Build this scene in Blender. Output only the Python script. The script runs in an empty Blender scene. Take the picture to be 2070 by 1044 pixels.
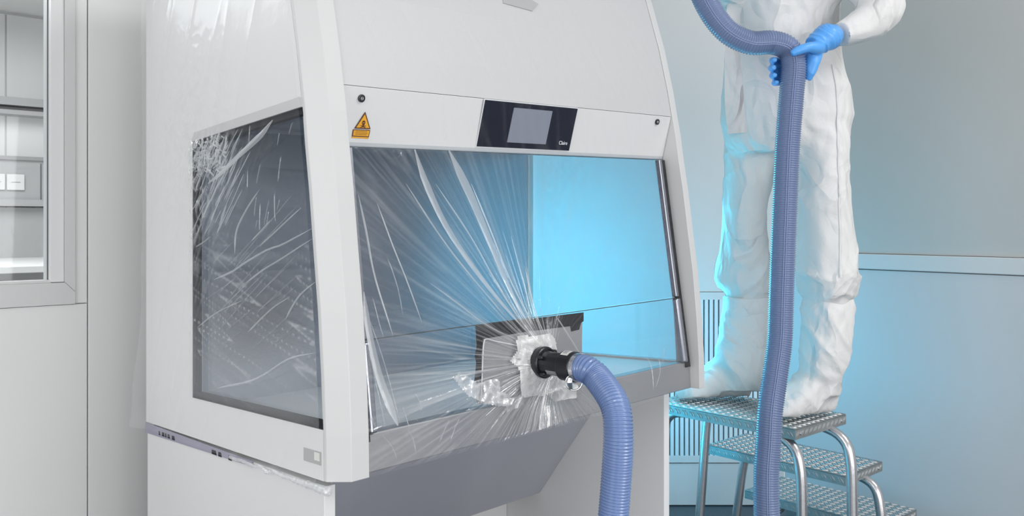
import bpy, bmesh, math, random
from mathutils import Vector, noise
random.seed(7)
SC = bpy.context.scene
COL = SC.collection

# ------------------------------------------------------------------ camera
cam_data = bpy.data.cameras.new('camera')
cam = bpy.data.objects.new('camera', cam_data)
COL.objects.link(cam)
cam.location = (0, 0, 1.18)
cam.rotation_euler = (math.radians(90), 0, math.radians(-37.88))
cam_data.sensor_width = 36.0
cam_data.lens = 29.496
cam_data.shift_x = 0.11353
cam_data.shift_y = -0.03382
cam_data.clip_start = 0.05
SC.camera = cam
SC.view_settings.view_transform = 'Standard'
SC.view_settings.look = 'None'
SC.view_settings.gamma = 1.0
SC.view_settings.use_curve_mapping = False
SC.view_settings.exposure = -0.19

# ------------------------------------------------------------------ light
world = bpy.data.worlds.new('room_light')
SC.world = world
world.use_nodes = True
world.node_tree.nodes['Background'].inputs[0].default_value = (0.95, 0.97, 1.0, 1)
world.node_tree.nodes['Background'].inputs[1].default_value = 0.62

def area(name, loc, target, sx, sy, power, color=(1, 1, 1)):
    d = bpy.data.lights.new(name, 'AREA')
    d.shape = 'RECTANGLE'; d.size = sx; d.size_y = sy
    d.energy = power; d.color = color
    o = bpy.data.objects.new(name, d); COL.objects.link(o)
    o.location = loc
    o.rotation_euler = (Vector(target) - Vector(loc)).to_track_quat('-Z', 'Y').to_euler()
    return o

area('fill_left', (-2.2, 0.5, 1.7), (1.0, 1.8, 1.1), 1.8, 2.2, 50)  # unseen fill light, added to brighten the left faces
area('fill_front', (1.2, -2.8, 1.08), (1.9, 1.6, 0.9), 2.6, 2.0, 60)  # added fill out of view, lifts the cabinet front
area('fill_high', (2.75, -1.5, 3.5), (2.3, 1.5, 0.7), 1.4, 1.1, 50)  # unseen high light added for the work tray and hose ribs
CYAN = (0.08, 0.72, 1.0)
area('cyan_lamp_window', (2.48, 1.72, 0.98), (2.0, 1.66, 0.98), 0.45, 0.5, 7.2, CYAN)
area('cyan_lamp_wall', (2.40, 1.90, 0.95), (3.0, 2.15, 1.45), 0.2, 0.5, 1.3, (0.04, 0.68, 1.0))
area('cyan_lamp_low', (2.13, 1.86, 0.42), (2.7, 1.30, 0.36), 0.25, 0.25, 2.2, (0.02, 0.62, 1.0))
area('fill_low', (-0.5, -1.4, 0.55), (1.9, 1.6, 0.3), 1.0, 0.8, 22)  # low fill added out of view to lift apron and inner stand panel
area('chamber_fill', (1.42, 1.47, 1.405), (1.42, 1.47, 0.8), 0.95, 0.06, 0.9).data.spread = math.radians(75)  # invented light inside the chamber, added to brighten the work tray
area('cyan_lamp_room', (2.68, 2.00, 0.62), (3.35, 1.55, 0.55), 0.25, 0.6, 4.2, (0.02, 0.62, 1.0))
area('far_room_lamp', (0.2, 4.4, 2.55), (0.2, 4.4, 0), 2.5, 2.0, 110)

# ------------------------------------------------------------------ materials
def mat(name, color, rough=0.5, metal=0.0, spec=0.5, bump=0.0, bscale=60, mottle=0.0, mscale=4, stretch=None, coat=0.0):
    m = bpy.data.materials.new(name); m.use_nodes = True
    nt = m.node_tree; b = nt.nodes['Principled BSDF']
    b.inputs['Base Color'].default_value = (*color, 1)
    b.inputs['Roughness'].default_value = rough
    b.inputs['Metallic'].default_value = metal
    b.inputs['Specular IOR Level'].default_value = spec
    b.inputs['Coat Weight'].default_value = coat
    tc = nt.nodes.new('ShaderNodeTexCoord')
    src = tc.outputs['Object']
    if stretch:
        mp = nt.nodes.new('ShaderNodeMapping'); mp.inputs['Scale'].default_value = stretch
        nt.links.new(src, mp.inputs['Vector']); src = mp.outputs['Vector']
    if mottle > 0:
        n = nt.nodes.new('ShaderNodeTexNoise'); n.inputs['Scale'].default_value = mscale
        n.inputs['Detail'].default_value = 4
        nt.links.new(src, n.inputs['Vector'])
        mx = nt.nodes.new('ShaderNodeMix'); mx.data_type = 'RGBA'
        mx.inputs[6].default_value = (*[c * (1 - mottle) for c in color], 1)
        mx.inputs[7].default_value = (*[min(1, c * (1 + mottle)) for c in color], 1)
        nt.links.new(n.outputs['Fac'], mx.inputs[0])
        nt.links.new(mx.outputs[2], b.inputs['Base Color'])
    if bump > 0:
        n = nt.nodes.new('ShaderNodeTexNoise'); n.inputs['Scale'].default_value = bscale
        n.inputs['Detail'].default_value = 5
        nt.links.new(src, n.inputs['Vector'])
        bp = nt.nodes.new('ShaderNodeBump'); bp.inputs['Strength'].default_value = bump
        bp.inputs['Distance'].default_value = 0.01
        nt.links.new(n.outputs['Fac'], bp.inputs['Height'])
        nt.links.new(bp.outputs['Normal'], b.inputs['Normal'])
    return m

def cloth(name, color):
    """matt non-woven fabric with sharp drawn creases in its relief"""
    m = mat(name, color, 0.75, spec=0.2); nt = m.node_tree; N = nt.nodes; K = nt.links
    tc = N.new('ShaderNodeTexCoord'); last = None
    for rot, scl, sz, st in (((0.5, 0.4, 0.3), (1, 1, 0.55), 5.0, 0.75), ((-0.5, -0.5, 0.4), (1, 1, 0.7), 7.5, 0.5), ((0, 0, 0), (1, 1, 1), 34.0, 0.05)):
        mp = N.new('ShaderNodeMapping'); mp.inputs['Rotation'].default_value = rot; mp.inputs['Scale'].default_value = scl
        K.new(tc.outputs['Object'], mp.inputs['Vector'])
        nz = N.new('ShaderNodeTexNoise'); nz.inputs['Scale'].default_value = sz; nz.inputs['Detail'].default_value = 2.5; nz.inputs['Distortion'].default_value = 0.6
        K.new(mp.outputs['Vector'], nz.inputs['Vector'])
        a = N.new('ShaderNodeMath'); a.operation = 'SUBTRACT'; K.new(nz.outputs['Fac'], a.inputs[0]); a.inputs[1].default_value = 0.5
        b = N.new('ShaderNodeMath'); b.operation = 'ABSOLUTE'; K.new(a.outputs[0], b.inputs[0])
        c = N.new('ShaderNodeMath'); c.operation = 'MULTIPLY_ADD'; K.new(b.outputs[0], c.inputs[0]); c.inputs[1].default_value = -9.0; c.inputs[2].default_value = 1.0; c.use_clamp = True
        bp = N.new('ShaderNodeBump'); bp.inputs['Strength'].default_value = st; bp.inputs['Distance'].default_value = 0.010
        K.new(c.outputs[0], bp.inputs['Height'])
        if last: K.new(last.outputs['Normal'], bp.inputs['Normal'])
        last = bp
    K.new(last.outputs['Normal'], N['Principled BSDF'].inputs['Normal'])
    return m

def schlick(N, K, f0):
    """thin-sheet reflectance, the same from both sides"""
    lw = N.new('ShaderNodeLayerWeight'); lw.inputs['Blend'].default_value = 0.5
    pw = N.new('ShaderNodeMath'); pw.operation = 'POWER'; K.new(lw.outputs['Facing'], pw.inputs[0]); pw.inputs[1].default_value = 5.0
    ma = N.new('ShaderNodeMath'); ma.operation = 'MULTIPLY_ADD'; K.new(pw.outputs[0], ma.inputs[0]); ma.inputs[1].default_value = 1 - f0; ma.inputs[2].default_value = f0
    return ma

def film_mat(name, base, crease_haze, tint=(0.95, 0.96, 0.97), rough=0.12, gloss=0.55, fres=0.25, bump=0.25, bscale=35, mott=0.0, trans=0.4):
    """thin clear plastic: mostly see-through, with haze at creases and where brightening is painted in"""
    m = bpy.data.materials.new(name); m.use_nodes = True
    nt = m.node_tree; N = nt.nodes; K = nt.links
    N.remove(N['Principled BSDF']); out = N['Material Output']
    tr = N.new('ShaderNodeBsdfTransparent')
    gl = N.new('ShaderNodeBsdfGlossy'); gl.inputs['Roughness'].default_value = rough
    gl.inputs['Color'].default_value = (1, 1, 1, 1)
    df = N.new('ShaderNodeBsdfDiffuse'); df.inputs['Color'].default_value = (*tint, 1)
    tl = N.new('ShaderNodeBsdfTranslucent'); tl.inputs['Color'].default_value = (*tint, 1)
    m1 = N.new('ShaderNodeMixShader'); m1.inputs[0].default_value = trans
    K.new(df.outputs[0], m1.inputs[1]); K.new(tl.outputs[0], m1.inputs[2])
    m2 = N.new('ShaderNodeMixShader'); m2.inputs[0].default_value = gloss
    K.new(m1.outputs[0], m2.inputs[1]); K.new(gl.outputs[0], m2.inputs[2])
    at = N.new('ShaderNodeAttribute'); at.attribute_name = 'crease_haze'
    mu = N.new('ShaderNodeMath'); mu.operation = 'MULTIPLY_ADD'
    K.new(at.outputs['Fac'], mu.inputs[0]); mu.inputs[1].default_value = crease_haze; mu.inputs[2].default_value = base
    fr = schlick(N, K, 0.03)
    m3 = N.new('ShaderNodeMath'); m3.operation = 'MULTIPLY_ADD'
    K.new(fr.outputs[0], m3.inputs[0]); m3.inputs[1].default_value = fres; K.new(mu.outputs[0], m3.inputs[2])
    last = m3
    tc = N.new('ShaderNodeTexCoord')
    if mott > 0:
        n0 = N.new('ShaderNodeTexNoise'); n0.inputs['Scale'].default_value = 9; n0.inputs['Detail'].default_value = 6
        K.new(tc.outputs['Object'], n0.inputs['Vector'])
        m4 = N.new('ShaderNodeMath'); m4.operation = 'MULTIPLY_ADD'
        K.new(n0.outputs['Fac'], m4.inputs[0]); m4.inputs[1].default_value = mott; K.new(m3.outputs[0], m4.inputs[2])
        last = m4
    last.use_clamp = True
    if bump > 0:
        n1 = N.new('ShaderNodeTexNoise'); n1.inputs['Scale'].default_value = bscale; n1.inputs['Detail'].default_value = 4
        K.new(tc.outputs['Object'], n1.inputs['Vector'])
        bp = N.new('ShaderNodeBump'); bp.inputs['Strength'].default_value = bump; bp.inputs['Distance'].default_value = 0.01
        K.new(n1.outputs['Fac'], bp.inputs['Height'])
        K.new(bp.outputs['Normal'], gl.inputs['Normal'])
    mx = N.new('ShaderNodeMixShader')
    K.new(last.outputs[0], mx.inputs[0]); K.new(tr.outputs[0], mx.inputs[1]); K.new(m2.outputs[0], mx.inputs[2])
    K.new(mx.outputs[0], out.inputs['Surface'])
    return m

def glass_mat(name, tint=(0.93, 0.95, 0.96)):
    m = bpy.data.materials.new(name); m.use_nodes = True
    nt = m.node_tree; N = nt.nodes; K = nt.links
    N.remove(N['Principled BSDF']); out = N['Material Output']
    tr = N.new('ShaderNodeBsdfTransparent'); tr.inputs['Color'].default_value = (*tint, 1)
    gl = N.new('ShaderNodeBsdfGlossy'); gl.inputs['Roughness'].default_value = 0.03
    fr = schlick(N, K, 0.03)
    mx = N.new('ShaderNodeMixShader')
    K.new(fr.outputs[0], mx.inputs[0]); K.new(tr.outputs[0], mx.inputs[1]); K.new(gl.outputs[0], mx.inputs[2])
    K.new(mx.outputs[0], out.inputs['Surface'])
    return m

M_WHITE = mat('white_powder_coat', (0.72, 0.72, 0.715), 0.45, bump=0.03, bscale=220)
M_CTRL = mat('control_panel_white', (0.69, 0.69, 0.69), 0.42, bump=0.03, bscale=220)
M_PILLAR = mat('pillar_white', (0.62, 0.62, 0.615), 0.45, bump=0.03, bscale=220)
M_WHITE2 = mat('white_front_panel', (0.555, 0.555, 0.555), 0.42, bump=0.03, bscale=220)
M_STEEL = mat('brushed_stainless', (0.37, 0.38, 0.43), 0.22, 0.95, bump=0.06, bscale=40, stretch=(1, 1, 30))
M_SILL = mat('stainless_sill', (0.46, 0.46, 0.475), 0.42, 0.85, bump=0.04, bscale=40, stretch=(30, 1, 1))
M_CHROME = mat('bright_trim', (0.8, 0.8, 0.81), 0.2, 1.0)
M_BLACK = mat('black_rubber', (0.010, 0.011, 0.015), 0.6, spec=0.25)
M_BLACKP = mat('black_plastic', (0.012, 0.013, 0.016), 0.28, bump=0.05, bscale=50)
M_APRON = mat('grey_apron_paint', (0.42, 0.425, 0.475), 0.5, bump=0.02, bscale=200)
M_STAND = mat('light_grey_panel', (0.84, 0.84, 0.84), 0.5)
M_SCREEN = mat('screen_glass', (0.006, 0.009, 0.022), 0.12, spec=0.2)
M_DISP = mat('idle_display', (0.23, 0.25, 0.31), 0.3, spec=0.3)
M_PRINT = mat('white_print', (0.75, 0.77, 0.8), 0.5)
M_YEL = mat('warning_yellow', (0.80, 0.38, 0.012), 0.5)
M_RED = mat('warning_dark_print', (0.10, 0.025, 0.01), 0.5)
M_LILAC = mat('lilac_tape', (0.30, 0.29, 0.38), 0.4)
M_GREYP = mat('grey_port_plate', (0.27, 0.275, 0.29), 0.4)
M_PAPER = mat('label_paper', (0.72, 0.72, 0.68), 0.5)
M_LABELG = mat('label_grey', (0.42, 0.42, 0.42), 0.5)
M_WALL = mat('wall_laminate', (0.72, 0.72, 0.71), 0.5, bump=0.01, bscale=120, mottle=0.02)
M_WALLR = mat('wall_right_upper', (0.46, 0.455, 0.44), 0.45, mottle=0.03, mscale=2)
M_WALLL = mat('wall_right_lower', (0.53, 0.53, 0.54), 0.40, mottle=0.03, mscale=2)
M_CORNER = mat('wall_corner_panel', (0.58, 0.585, 0.585), 0.45)
M_SEAM = mat('dark_joint', (0.10, 0.10, 0.10), 0.7)
M_FRAME = mat('window_profile', (0.58, 0.58, 0.575), 0.4)
M_FLOOR = mat('dark_vinyl_floor', (0.035, 0.06, 0.075), 0.35, mottle=0.25, mscale=12)
M_SLAT = mat('grille_slat', (0.62, 0.66, 0.68), 0.4)
M_ALU = mat('stool_tube_alloy', (0.62, 0.61, 0.62), 0.26, 0.9, bump=0.03, bscale=80)
M_TREAD = mat('tread_plate_alloy', (0.34, 0.36, 0.36), 0.5, 0.75, bump=0.15, bscale=90, mottle=0.2, mscale=30)
M_BAR = mat('tread_raised_bars', (0.52, 0.53, 0.53), 0.42, 0.85)
M_SUIT = cloth('white_coverall_fabric', (0.74, 0.735, 0.725))
M_SHOE = cloth('white_overshoe_fabric', (0.76, 0.755, 0.745))
M_GLOVE = mat('blue_nitrile', (0.10, 0.38, 0.86), 0.38, bump=0.1, bscale=60)
M_HOSE = mat('lavender_hose_plastic', (0.165, 0.25, 0.48), 0.22, spec=0.6, coat=0.3)
M_HOSE2 = mat('slate_blue_hose_plastic', (0.165, 0.22, 0.375), 0.25, spec=0.6, coat=0.2)
M_SEAMH = mat('hose_seam_line', (0.235, 0.30, 0.52), 0.3)
M_SKIN = mat('skin', (0.55, 0.36, 0.27), 0.5)
M_FARW = mat('far_room_wall', (0.70, 0.70, 0.69), 0.5)
M_FARG = mat('far_room_trunking', (0.40, 0.40, 0.40), 0.5)
M_GLASS = glass_mat('clear_pane')
M_GLASSD = glass_mat('cabinet_glass', (0.86, 0.88, 0.90))
M_FINE = film_mat('film_fine_fold', 0.20, 0.3, gloss=0.4, rough=0.2)
M_FILM = film_mat('clear_film', 0.032, 0.62, bump=0.2)
M_FILMU = film_mat('clear_film_upper', 0.012, 0.35, bump=0.05, gloss=0.12, rough=0.4, fres=0.03)
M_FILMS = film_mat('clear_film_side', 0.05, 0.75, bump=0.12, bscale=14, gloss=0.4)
M_FILMR = film_mat('bunched_film', 0.86, 0.1, trans=0.8, gloss=0.04, bump=0.1, mott=0.1)
M_FOLD = film_mat('film_fold', 0.40, 0.3, gloss=0.22, rough=0.25)
M_TAPE = film_mat('white_tape', 0.72, 0.25, tint=(0.9, 0.9, 0.89), gloss=0.12, rough=0.3, mott=0.15, bump=0.6, bscale=50)
M_CRUMP = film_mat('crumpled_film', 0.20, 0.6, gloss=0.3, rough=0.2, mott=0.3, bump=0.6, bscale=50)

# ------------------------------------------------------------------ helpers
ORG = {}
def root(name, loc, label, cat, group=None):
    o = bpy.data.objects.new(name, None); COL.objects.link(o)
    o.empty_display_size = 0.05
    o.location = loc; ORG[o.name] = Vector(loc)
    o['label'] = label; o['category'] = cat
    if group: o['group'] = group
    return o

def link_mesh(name, me, m, parent=None, smooth=False, org=None):
    o = bpy.data.objects.new(name, me); COL.objects.link(o)
    if m is not None:
        for x in (m if isinstance(m, (list, tuple)) else [m]): me.materials.append(x)
    if smooth:
        me.polygons.foreach_set('use_smooth', [True] * len(me.polygons))
    if parent is not None:
        o.parent = parent
        ORG[o.name] = ORG[parent.name]
    return o

def build(name, verts, faces, m, parent=None, smooth=False, bevel=0.0, base=None, midx=None, recalc=True):
    """verts are world coordinates; the object's origin is its thing's base (or base)"""
    if parent is not None: b = ORG[parent.name]
    else: b = Vector(base) if base is not None else Vector((0, 0, 0))
    me = bpy.data.meshes.new(name)
    me.from_pydata([tuple(Vector(v) - b) for v in verts], [], faces)
    if midx: me.polygons.foreach_set('material_index', midx)
    me.validate()
    if recalc:
        bm = bmesh.new(); bm.from_mesh(me)
        bmesh.ops.recalc_face_normals(bm, faces=bm.faces)
        bm.to_mesh(me); bm.free()
    o = link_mesh(name, me, m, parent, smooth)
    if parent is None:
        o.location = b; ORG[o.name] = b
    if bevel > 0:
        md = o.modifiers.new('bevel', 'BEVEL'); md.width = bevel; md.segments = 2; md.limit_method = 'ANGLE'; md.angle_limit = math.radians(40)
    return o

def tag(o, label=None, cat=None, group=None, kind=None):
    if label: o['label'] = label
    if cat: o['category'] = cat
    if group: o['group'] = group
    if kind: o['kind'] = kind
    return o

class MB:
    def __init__(s): s.v = []; s.f = []; s.mi = []
    def add(s, v, f, mi=0):
        n = len(s.v); s.v += [Vector(x) for x in v]; s.f += [tuple(i + n for i in q) for q in f]; s.mi += [mi] * len(f); return s
    def make(s, name, m, parent=None, **k): return build(name, s.v, s.f, m, parent, midx=s.mi, **k)

BOXF = [(0, 1, 2, 3), (7, 6, 5, 4), (0, 4, 5, 1), (1, 5, 6, 2), (2, 6, 7, 3), (3, 7, 4, 0)]
def wbox(x0, x1, y0, y1, z0, z1):
    return [(x0, y0, z0), (x1, y0, z0), (x1, y1, z0), (x0, y1, z0), (x0, y0, z1), (x1, y0, z1), (x1, y1, z1), (x0, y1, z1)], BOXF

# cabinet axes: u along its front, v towards its back, w up; the whole unit stands very slightly out of true
CAB_O = Vector((0.8096, 1.2437, 0.724))
CAB_X = Vector((0.9995, 0.0190, 0.0238)) * 0.8
CAB_Y = Vector((-0.0002, 0.9983, -0.0585)) * 0.8
CAB_Z = Vector((0, 0, 0.8))
def P(u, v, w): return CAB_O + CAB_X * u + CAB_Y * v + CAB_Z * w
def PF(u, v):
    p = P(u, v, 0); p.z = 0.004; return p
def cbox(u0, u1, v0, v1, w0, w1):
    v, f = wbox(u0, u1, v0, v1, w0, w1); return [P(*x) for x in v], f
def prism(poly, u0, u1):
    """(v,w) outline extruded along u"""
    n = len(poly)
    v = [P(u0, a, b) for a, b in poly] + [P(u1, a, b) for a, b in poly]
    f = [tuple(range(n))[::-1], tuple(range(n, 2 * n))] + [(i, (i + 1) % n, n + (i + 1) % n, n + i) for i in range(n)]
    return v, f
def quadslab(pts, off):
    """4 corner points (world) thickened by vector off"""
    v = [Vector(p) for p in pts] + [Vector(p) + off for p in pts]
    return v, BOXF
PROF = [(0, -.05), (.1, -.048), (.23, -.040), (.38, -.026), (.51, -.008), (.65, .0105), (.75, .027), (.83, .038), (.893, .050), (.98, .066), (1.13, .100), (1.3, .150), (1.45, .21)]
def pf(w):
    for (a, va), (b, vb) in zip(PROF, PROF[1:]):
        if w <= b: return va + (vb - va) * (w - a) / (b - a)
    return PROF[-1][1]
def vg(w): return -.0236 + .143 * w      # sash glass plane
def vp(w): return .050 + (.893 - w) * .2794   # control panel plane

def frames(path):
    T = []
    for i in range(len(path)):
        a = path[max(i - 1, 0)]; b = path[min(i + 1, len(path) - 1)]
        T.append((b - a).normalized())
    up = Vector((0, 0, 1)) if abs(T[0].z) < 0.9 else Vector((1, 0, 0))
    nrm = (up - T[0] * up.dot(T[0])).normalized()
    N = [nrm]
    for i in range(1, len(path)):
        q = T[i - 1].rotation_difference(T[i]); nrm = q @ N[-1]
        nrm = (nrm - T[i] * nrm.dot(T[i])).normalized(); N.append(nrm)
    return T, N

def tube(path, rad, seg=12, cap=True):
    path = [Vector(p) for p in path]
    if not isinstance(rad, (list, tuple)): rad = [rad] * len(path)
    T, N = frames(path); v = []; f = []
    for i, p in enumerate(path):
        B = T[i].cross(N[i])
        for k in range(seg):
            a = 2 * math.pi * k / seg
            v.append(p + (N[i] * math.cos(a) + B * math.sin(a)) * rad[i])
    for i in range(len(path) - 1):
        for k in range(seg):
            k2 = (k + 1) % seg
            f.append((i * seg + k, i * seg + k2, (i + 1) * seg + k2, (i + 1) * seg + k))
    if cap:
        f.append(tuple(range(seg))[::-1]); f.append(tuple(range((len(path) - 1) * seg, len(path) * seg)))
    return v, f

def spline(pts, n):
    """Catmull-Rom through pts, resampled evenly to n points"""
    pts = [Vector(p) for p in pts]
    q = [pts[0] * 2 - pts[1]] + pts + [pts[-1] * 2 - pts[-2]]
    dense = []
    for i in range(1, len(q) - 2):
        for s in range(40):
            t = s / 40
            a, b, c, d = q[i - 1], q[i], q[i + 1], q[i + 2]
            dense.append(0.5 * (2 * b + (c - a) * t + (2 * a - 5 * b + 4 * c - d) * t * t + (3 * b - a - 3 * c + d) * t ** 3))
    dense.append(q[-2])
    L = [0.0]
    for a, b in zip(dense, dense[1:]): L.append(L[-1] + (b - a).length)
    out = []; j = 0
    for i in range(n):
        s = L[-1] * i / (n - 1)
        while j < len(L) - 2 and L[j + 1] < s: j += 1
        k = (s - L[j]) / max(1e-9, L[j + 1] - L[j])
        out.append(dense[j].lerp(dense[j + 1], min(1, k)))
    return out, L[-1]

RV = Vector((0.7893, -0.6140, 0)); FV = Vector((0.6140, 0.7893, 0)); ZV = Vector((0, 0, 1))
def vloft(rings, seg=28, ax=RV, ay=FV, power=2.2):
    """rings: (centre, half width, half depth) stacked along the limb"""
    v = []; f = []
    for c, a, b in rings:
        c = Vector(c)
        for k in range(seg):
            t = 2 * math.pi * k / seg; ct, st = math.cos(t), math.sin(t)
            v.append(c + ax * (a * math.copysign(abs(ct) ** (2 / power), ct)) + ay * (b * math.copysign(abs(st) ** (2 / power), st)))
    for i in range(len(rings) - 1):
        for k in range(seg):
            k2 = (k + 1) % seg
            f.append((i * seg + k, i * seg + k2, (i + 1) * seg + k2, (i + 1) * seg + k))
    f.append(tuple(range(seg))[::-1]); f.append(tuple(range((len(rings) - 1) * seg, len(rings) * seg)))
    return v, f

def fuse(mb, voxel, smooth_it=4, factor=0.5):
    """one continuous skin out of overlapping lofts; returns verts, faces"""
    me = bpy.data.meshes.new('tmp'); me.from_pydata([tuple(x) for x in mb.v], [], mb.f)
    bm = bmesh.new(); bm.from_mesh(me); bmesh.ops.recalc_face_normals(bm, faces=bm.faces); bm.to_mesh(me); bm.free()
    o = bpy.data.objects.new('tmp', me); COL.objects.link(o)
    r = o.modifiers.new('r', 'REMESH'); r.mode = 'VOXEL'; r.voxel_size = voxel
    if smooth_it:
        s = o.modifiers.new('s', 'SMOOTH'); s.iterations = smooth_it; s.factor = factor
    dg = bpy.context.evaluated_depsgraph_get(); ev = o.evaluated_get(dg)
    m2 = bpy.data.meshes.new_from_object(ev)
    v = [x.co.copy() for x in m2.vertices]; n = [x.normal.copy() for x in m2.vertices]; f = [tuple(p.vertices) for p in m2.polygons]
    bpy.data.objects.remove(o); bpy.data.meshes.remove(me); bpy.data.meshes.remove(m2)
    return v, n, f

def text_mesh(name, body, size, origin, xdir, ydir, m, parent, extrude=0.0003):
    cu = bpy.data.curves.new('tmp_txt', 'FONT'); cu.body = body; cu.size = size; cu.extrude = extrude
    o = bpy.data.objects.new('tmp_txt', cu); COL.objects.link(o)
    dg = bpy.context.evaluated_depsgraph_get()
    me = bpy.data.meshes.new_from_object(o.evaluated_get(dg))
    xd = Vector(xdir).normalized(); yd = Vector(ydir).normalized(); zd = xd.cross(yd)
    v = [Vector(origin) + xd * p.co.x + yd * p.co.y + zd * p.co.z for p in me.vertices]
    f = [tuple(p.vertices) for p in me.polygons]
    bpy.data.objects.remove(o); bpy.data.curves.remove(cu); bpy.data.meshes.remove(me)
    return build(name, v, f, m, parent)

def add_attr(o, vals):
    a = o.data.attributes.new('crease_haze', 'FLOAT', 'POINT'); a.data.foreach_set('value', vals)
def sstep(a, b, x):
    t = max(0.0, min(1.0, (x - a) / (b - a))); return t * t * (3 - 2 * t)
def rid(x, y=0.0, z=0.0): return 1 - abs(noise.noise((x, y, z)))

# ================================================================== SETTING
tag(build('floor', *wbox(-3.2, 3.6, -3.2, 2.4, -0.05, 0), M_FLOOR), kind='structure')
# back wall (parallel to the cabinet front) with a vision window at its left end
YB = 2.3
mbw = MB()
WX0, WX1, WZ0, WZ1 = -1.2, 0.700, 0.978, 2.30      # the window opening is left free
mbw.add(*wbox(-3.2, WX0, YB + .012, YB + .09, 0, 3.2)); mbw.add(*wbox(WX1 - .055, 2.72, YB + .012, YB + .09, 0, 3.2))
mbw.add(*wbox(WX0, WX1 - .055, YB + .012, YB + .09, 0, WZ0 + .04)); mbw.add(*wbox(WX0, WX1 - .055, YB + .012, YB + .09, WZ1 - .04, 3.2))
wb = mbw.make('wall_back', M_WALL, base=(0, YB, 0)); tag(wb, kind='structure')
# wall cladding panels with open joints
def pan(name, x0, x1, z0, z1, m=M_WALL, y0=YB, y1=YB + .012):
    return build(name, *wbox(x0, x1, y0, y1, z0, z1), m, wb, bevel=0.0015)
pan('panel', -3.2, WX0 - .003, 0, 3.2); pan('panel', WX0, 0.7335, 0, WZ0 - .0145); pan('panel', WX0, 0.7335, WZ1 + .01, 3.2)
pan('panel', 0.7015, 0.7335, WZ0 - .0120, WZ1 + .008)
pan('panel', 0.7365, 1.75, 0, 3.2); pan('panel', 1.753, 2.74, 0, 3.2)
# vision window
win = build('window_1', [(WX1 - .0262, y, WZ0 + .0462) if k == 0 else (WX1, y, WZ0 + .0202) if k == 1 else (WX1, y, WZ1) if k == 2 else (WX1 - .0262, y, WZ1) for y in (YB - .006, YB + .07) for k in range(4)], BOXF, M_FRAME, base=(0, YB, 1)); tag(win, kind='structure')
build('frame_rail', [(WX0, YB - .006, WZ0 - .013), (WX1, YB - .006, WZ0 - .013), (WX1, YB - .006, WZ0 + .019), (WX1 - .0262, YB - .006, WZ0 + .045), (WX0, YB - .006, WZ0 + .045),
      (WX0, YB + .07, WZ0 - .013), (WX1, YB + .07, WZ0 - .013), (WX1, YB + .07, WZ0 + .019), (WX1 - .0262, YB + .07, WZ0 + .045), (WX0, YB + .07, WZ0 + .045)],
      [(0, 1, 2, 3, 4), (9, 8, 7, 6, 5), (0, 5, 6, 1), (1, 6, 7, 2), (2, 7, 8, 3), (3, 8, 9, 4), (4, 9, 5, 0)], M_FRAME, win)
build('frame_rail', *wbox(WX0, WX1, YB - .006, YB + .07, WZ1, WZ1 + .03), M_FRAME, win)
build('glazing_bead', *wbox(.640, WX1 - .027, YB + .002, YB + .05, WZ0 + .047, WZ1 - .002), mat('bead_white', (0.68, 0.68, 0.675), 0.35), win)
build('glazing_bead', *wbox(WX0, .6415, YB + .006, YB + .05, WZ0 + .040, WZ0 + .052), M_FRAME, win)
build('gasket', *wbox(.6385, .640, YB + .026, YB + .034, WZ0 + .05, WZ1), M_SEAM, win)
build('pane', *wbox(WX0, .640, YB + .034, YB + .040, WZ0 + .05, WZ1), M_GLASS, win)

# the neighbouring clean room seen through that window
build('floor', *wbox(-4, 2.5, YB + .2, 6.6, -.05, 0), M_FARG).name = 'floor_2'
tag(bpy.data.objects['floor_2'], kind='structure')
tag(build('ceiling', *wbox(-4, 2.5, YB + .2, 6.6, 2.66, 2.72), M_FARW), kind='structure')
SX = (1.4434, 6.285, 2.2211)[0]
wf = build('wall_far', *wbox(-4, 2.5, 6.3, 6.4, 0, 2.66), M_FARW, base=(-1, 6.3, 0)); tag(wf, kind='structure')
for x0, x1 in ((-4, -1.4), (-1.395, SX), (SX + .004, 2.39)):
    build('panel', *wbox(x0 + .004, x1 - .004, 6.285, 6.3, 1.2, 2.64), M_FARW, wf)
tag(build('wall_side', *wbox(2.4, 2.5, YB + .2, 6.4, 0, 2.66), M_FARW), kind='structure')
XC = (1.4875, 6.2, 1.4573)[0]
cb = root('wall_trunking', (-.2, 6.28, 1.30), 'grey service trunking strip with white switch plates on far room wall', 'trunking')
build('channel', *wbox(-4, 2.38, 6.2, 6.28, 1.32, 1.63), M_FARG, cb)
build('lip', *wbox(-4, 2.38, 6.18, 6.27, 1.62, 1.645), mat('trunking_edge', (.3, .3, .3), .5), cb)
build('lip', *wbox(-4, 2.38, 6.17, 6.27, 1.300, 1.345), M_FARG, cb)
build('end_plate', *wbox(XC + .165, XC + .171, 6.195, 6.2, 1.35, 1.6), M_SEAM, cb)
for k in range(3):
    xx = XC - k * .125
    sp = build('switch_plate', *wbox(xx - .057, xx + .057, 6.185, 6.2, 1.41, 1.52), M_FARW, cb, bevel=.004)
    build('rocker_line', *wbox(xx - .03, xx + .03, 6.184, 6.186, 1.463, 1.466), M_SEAM, sp)
rl = root('wall_rail', (-.2, 6.2, 1.9), 'grey double equipment rail across the white far room wall', 'rail')
build('upper_rail', *wbox(-4, 2.38, 6.17, 6.285, 1.995, 2.05), M_FARG, rl); build('shadow_gap', *wbox(-4, 2.38, 6.2, 6.285, 1.965, 1.985), M_SEAM, rl)
build('lower_rail', *wbox(-4, 2.38, 6.15, 6.285, 1.93, 1.96), M_FARG, rl)
wt = root('work_bench', (-.3, 5.6, 0), 'white work bench under the trunking in the far room', 'bench')
build('worktop', *wbox(-3.5, 2.3, 5.0, 6.28, .90, .94), M_FARW, wt, bevel=.004)
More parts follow.
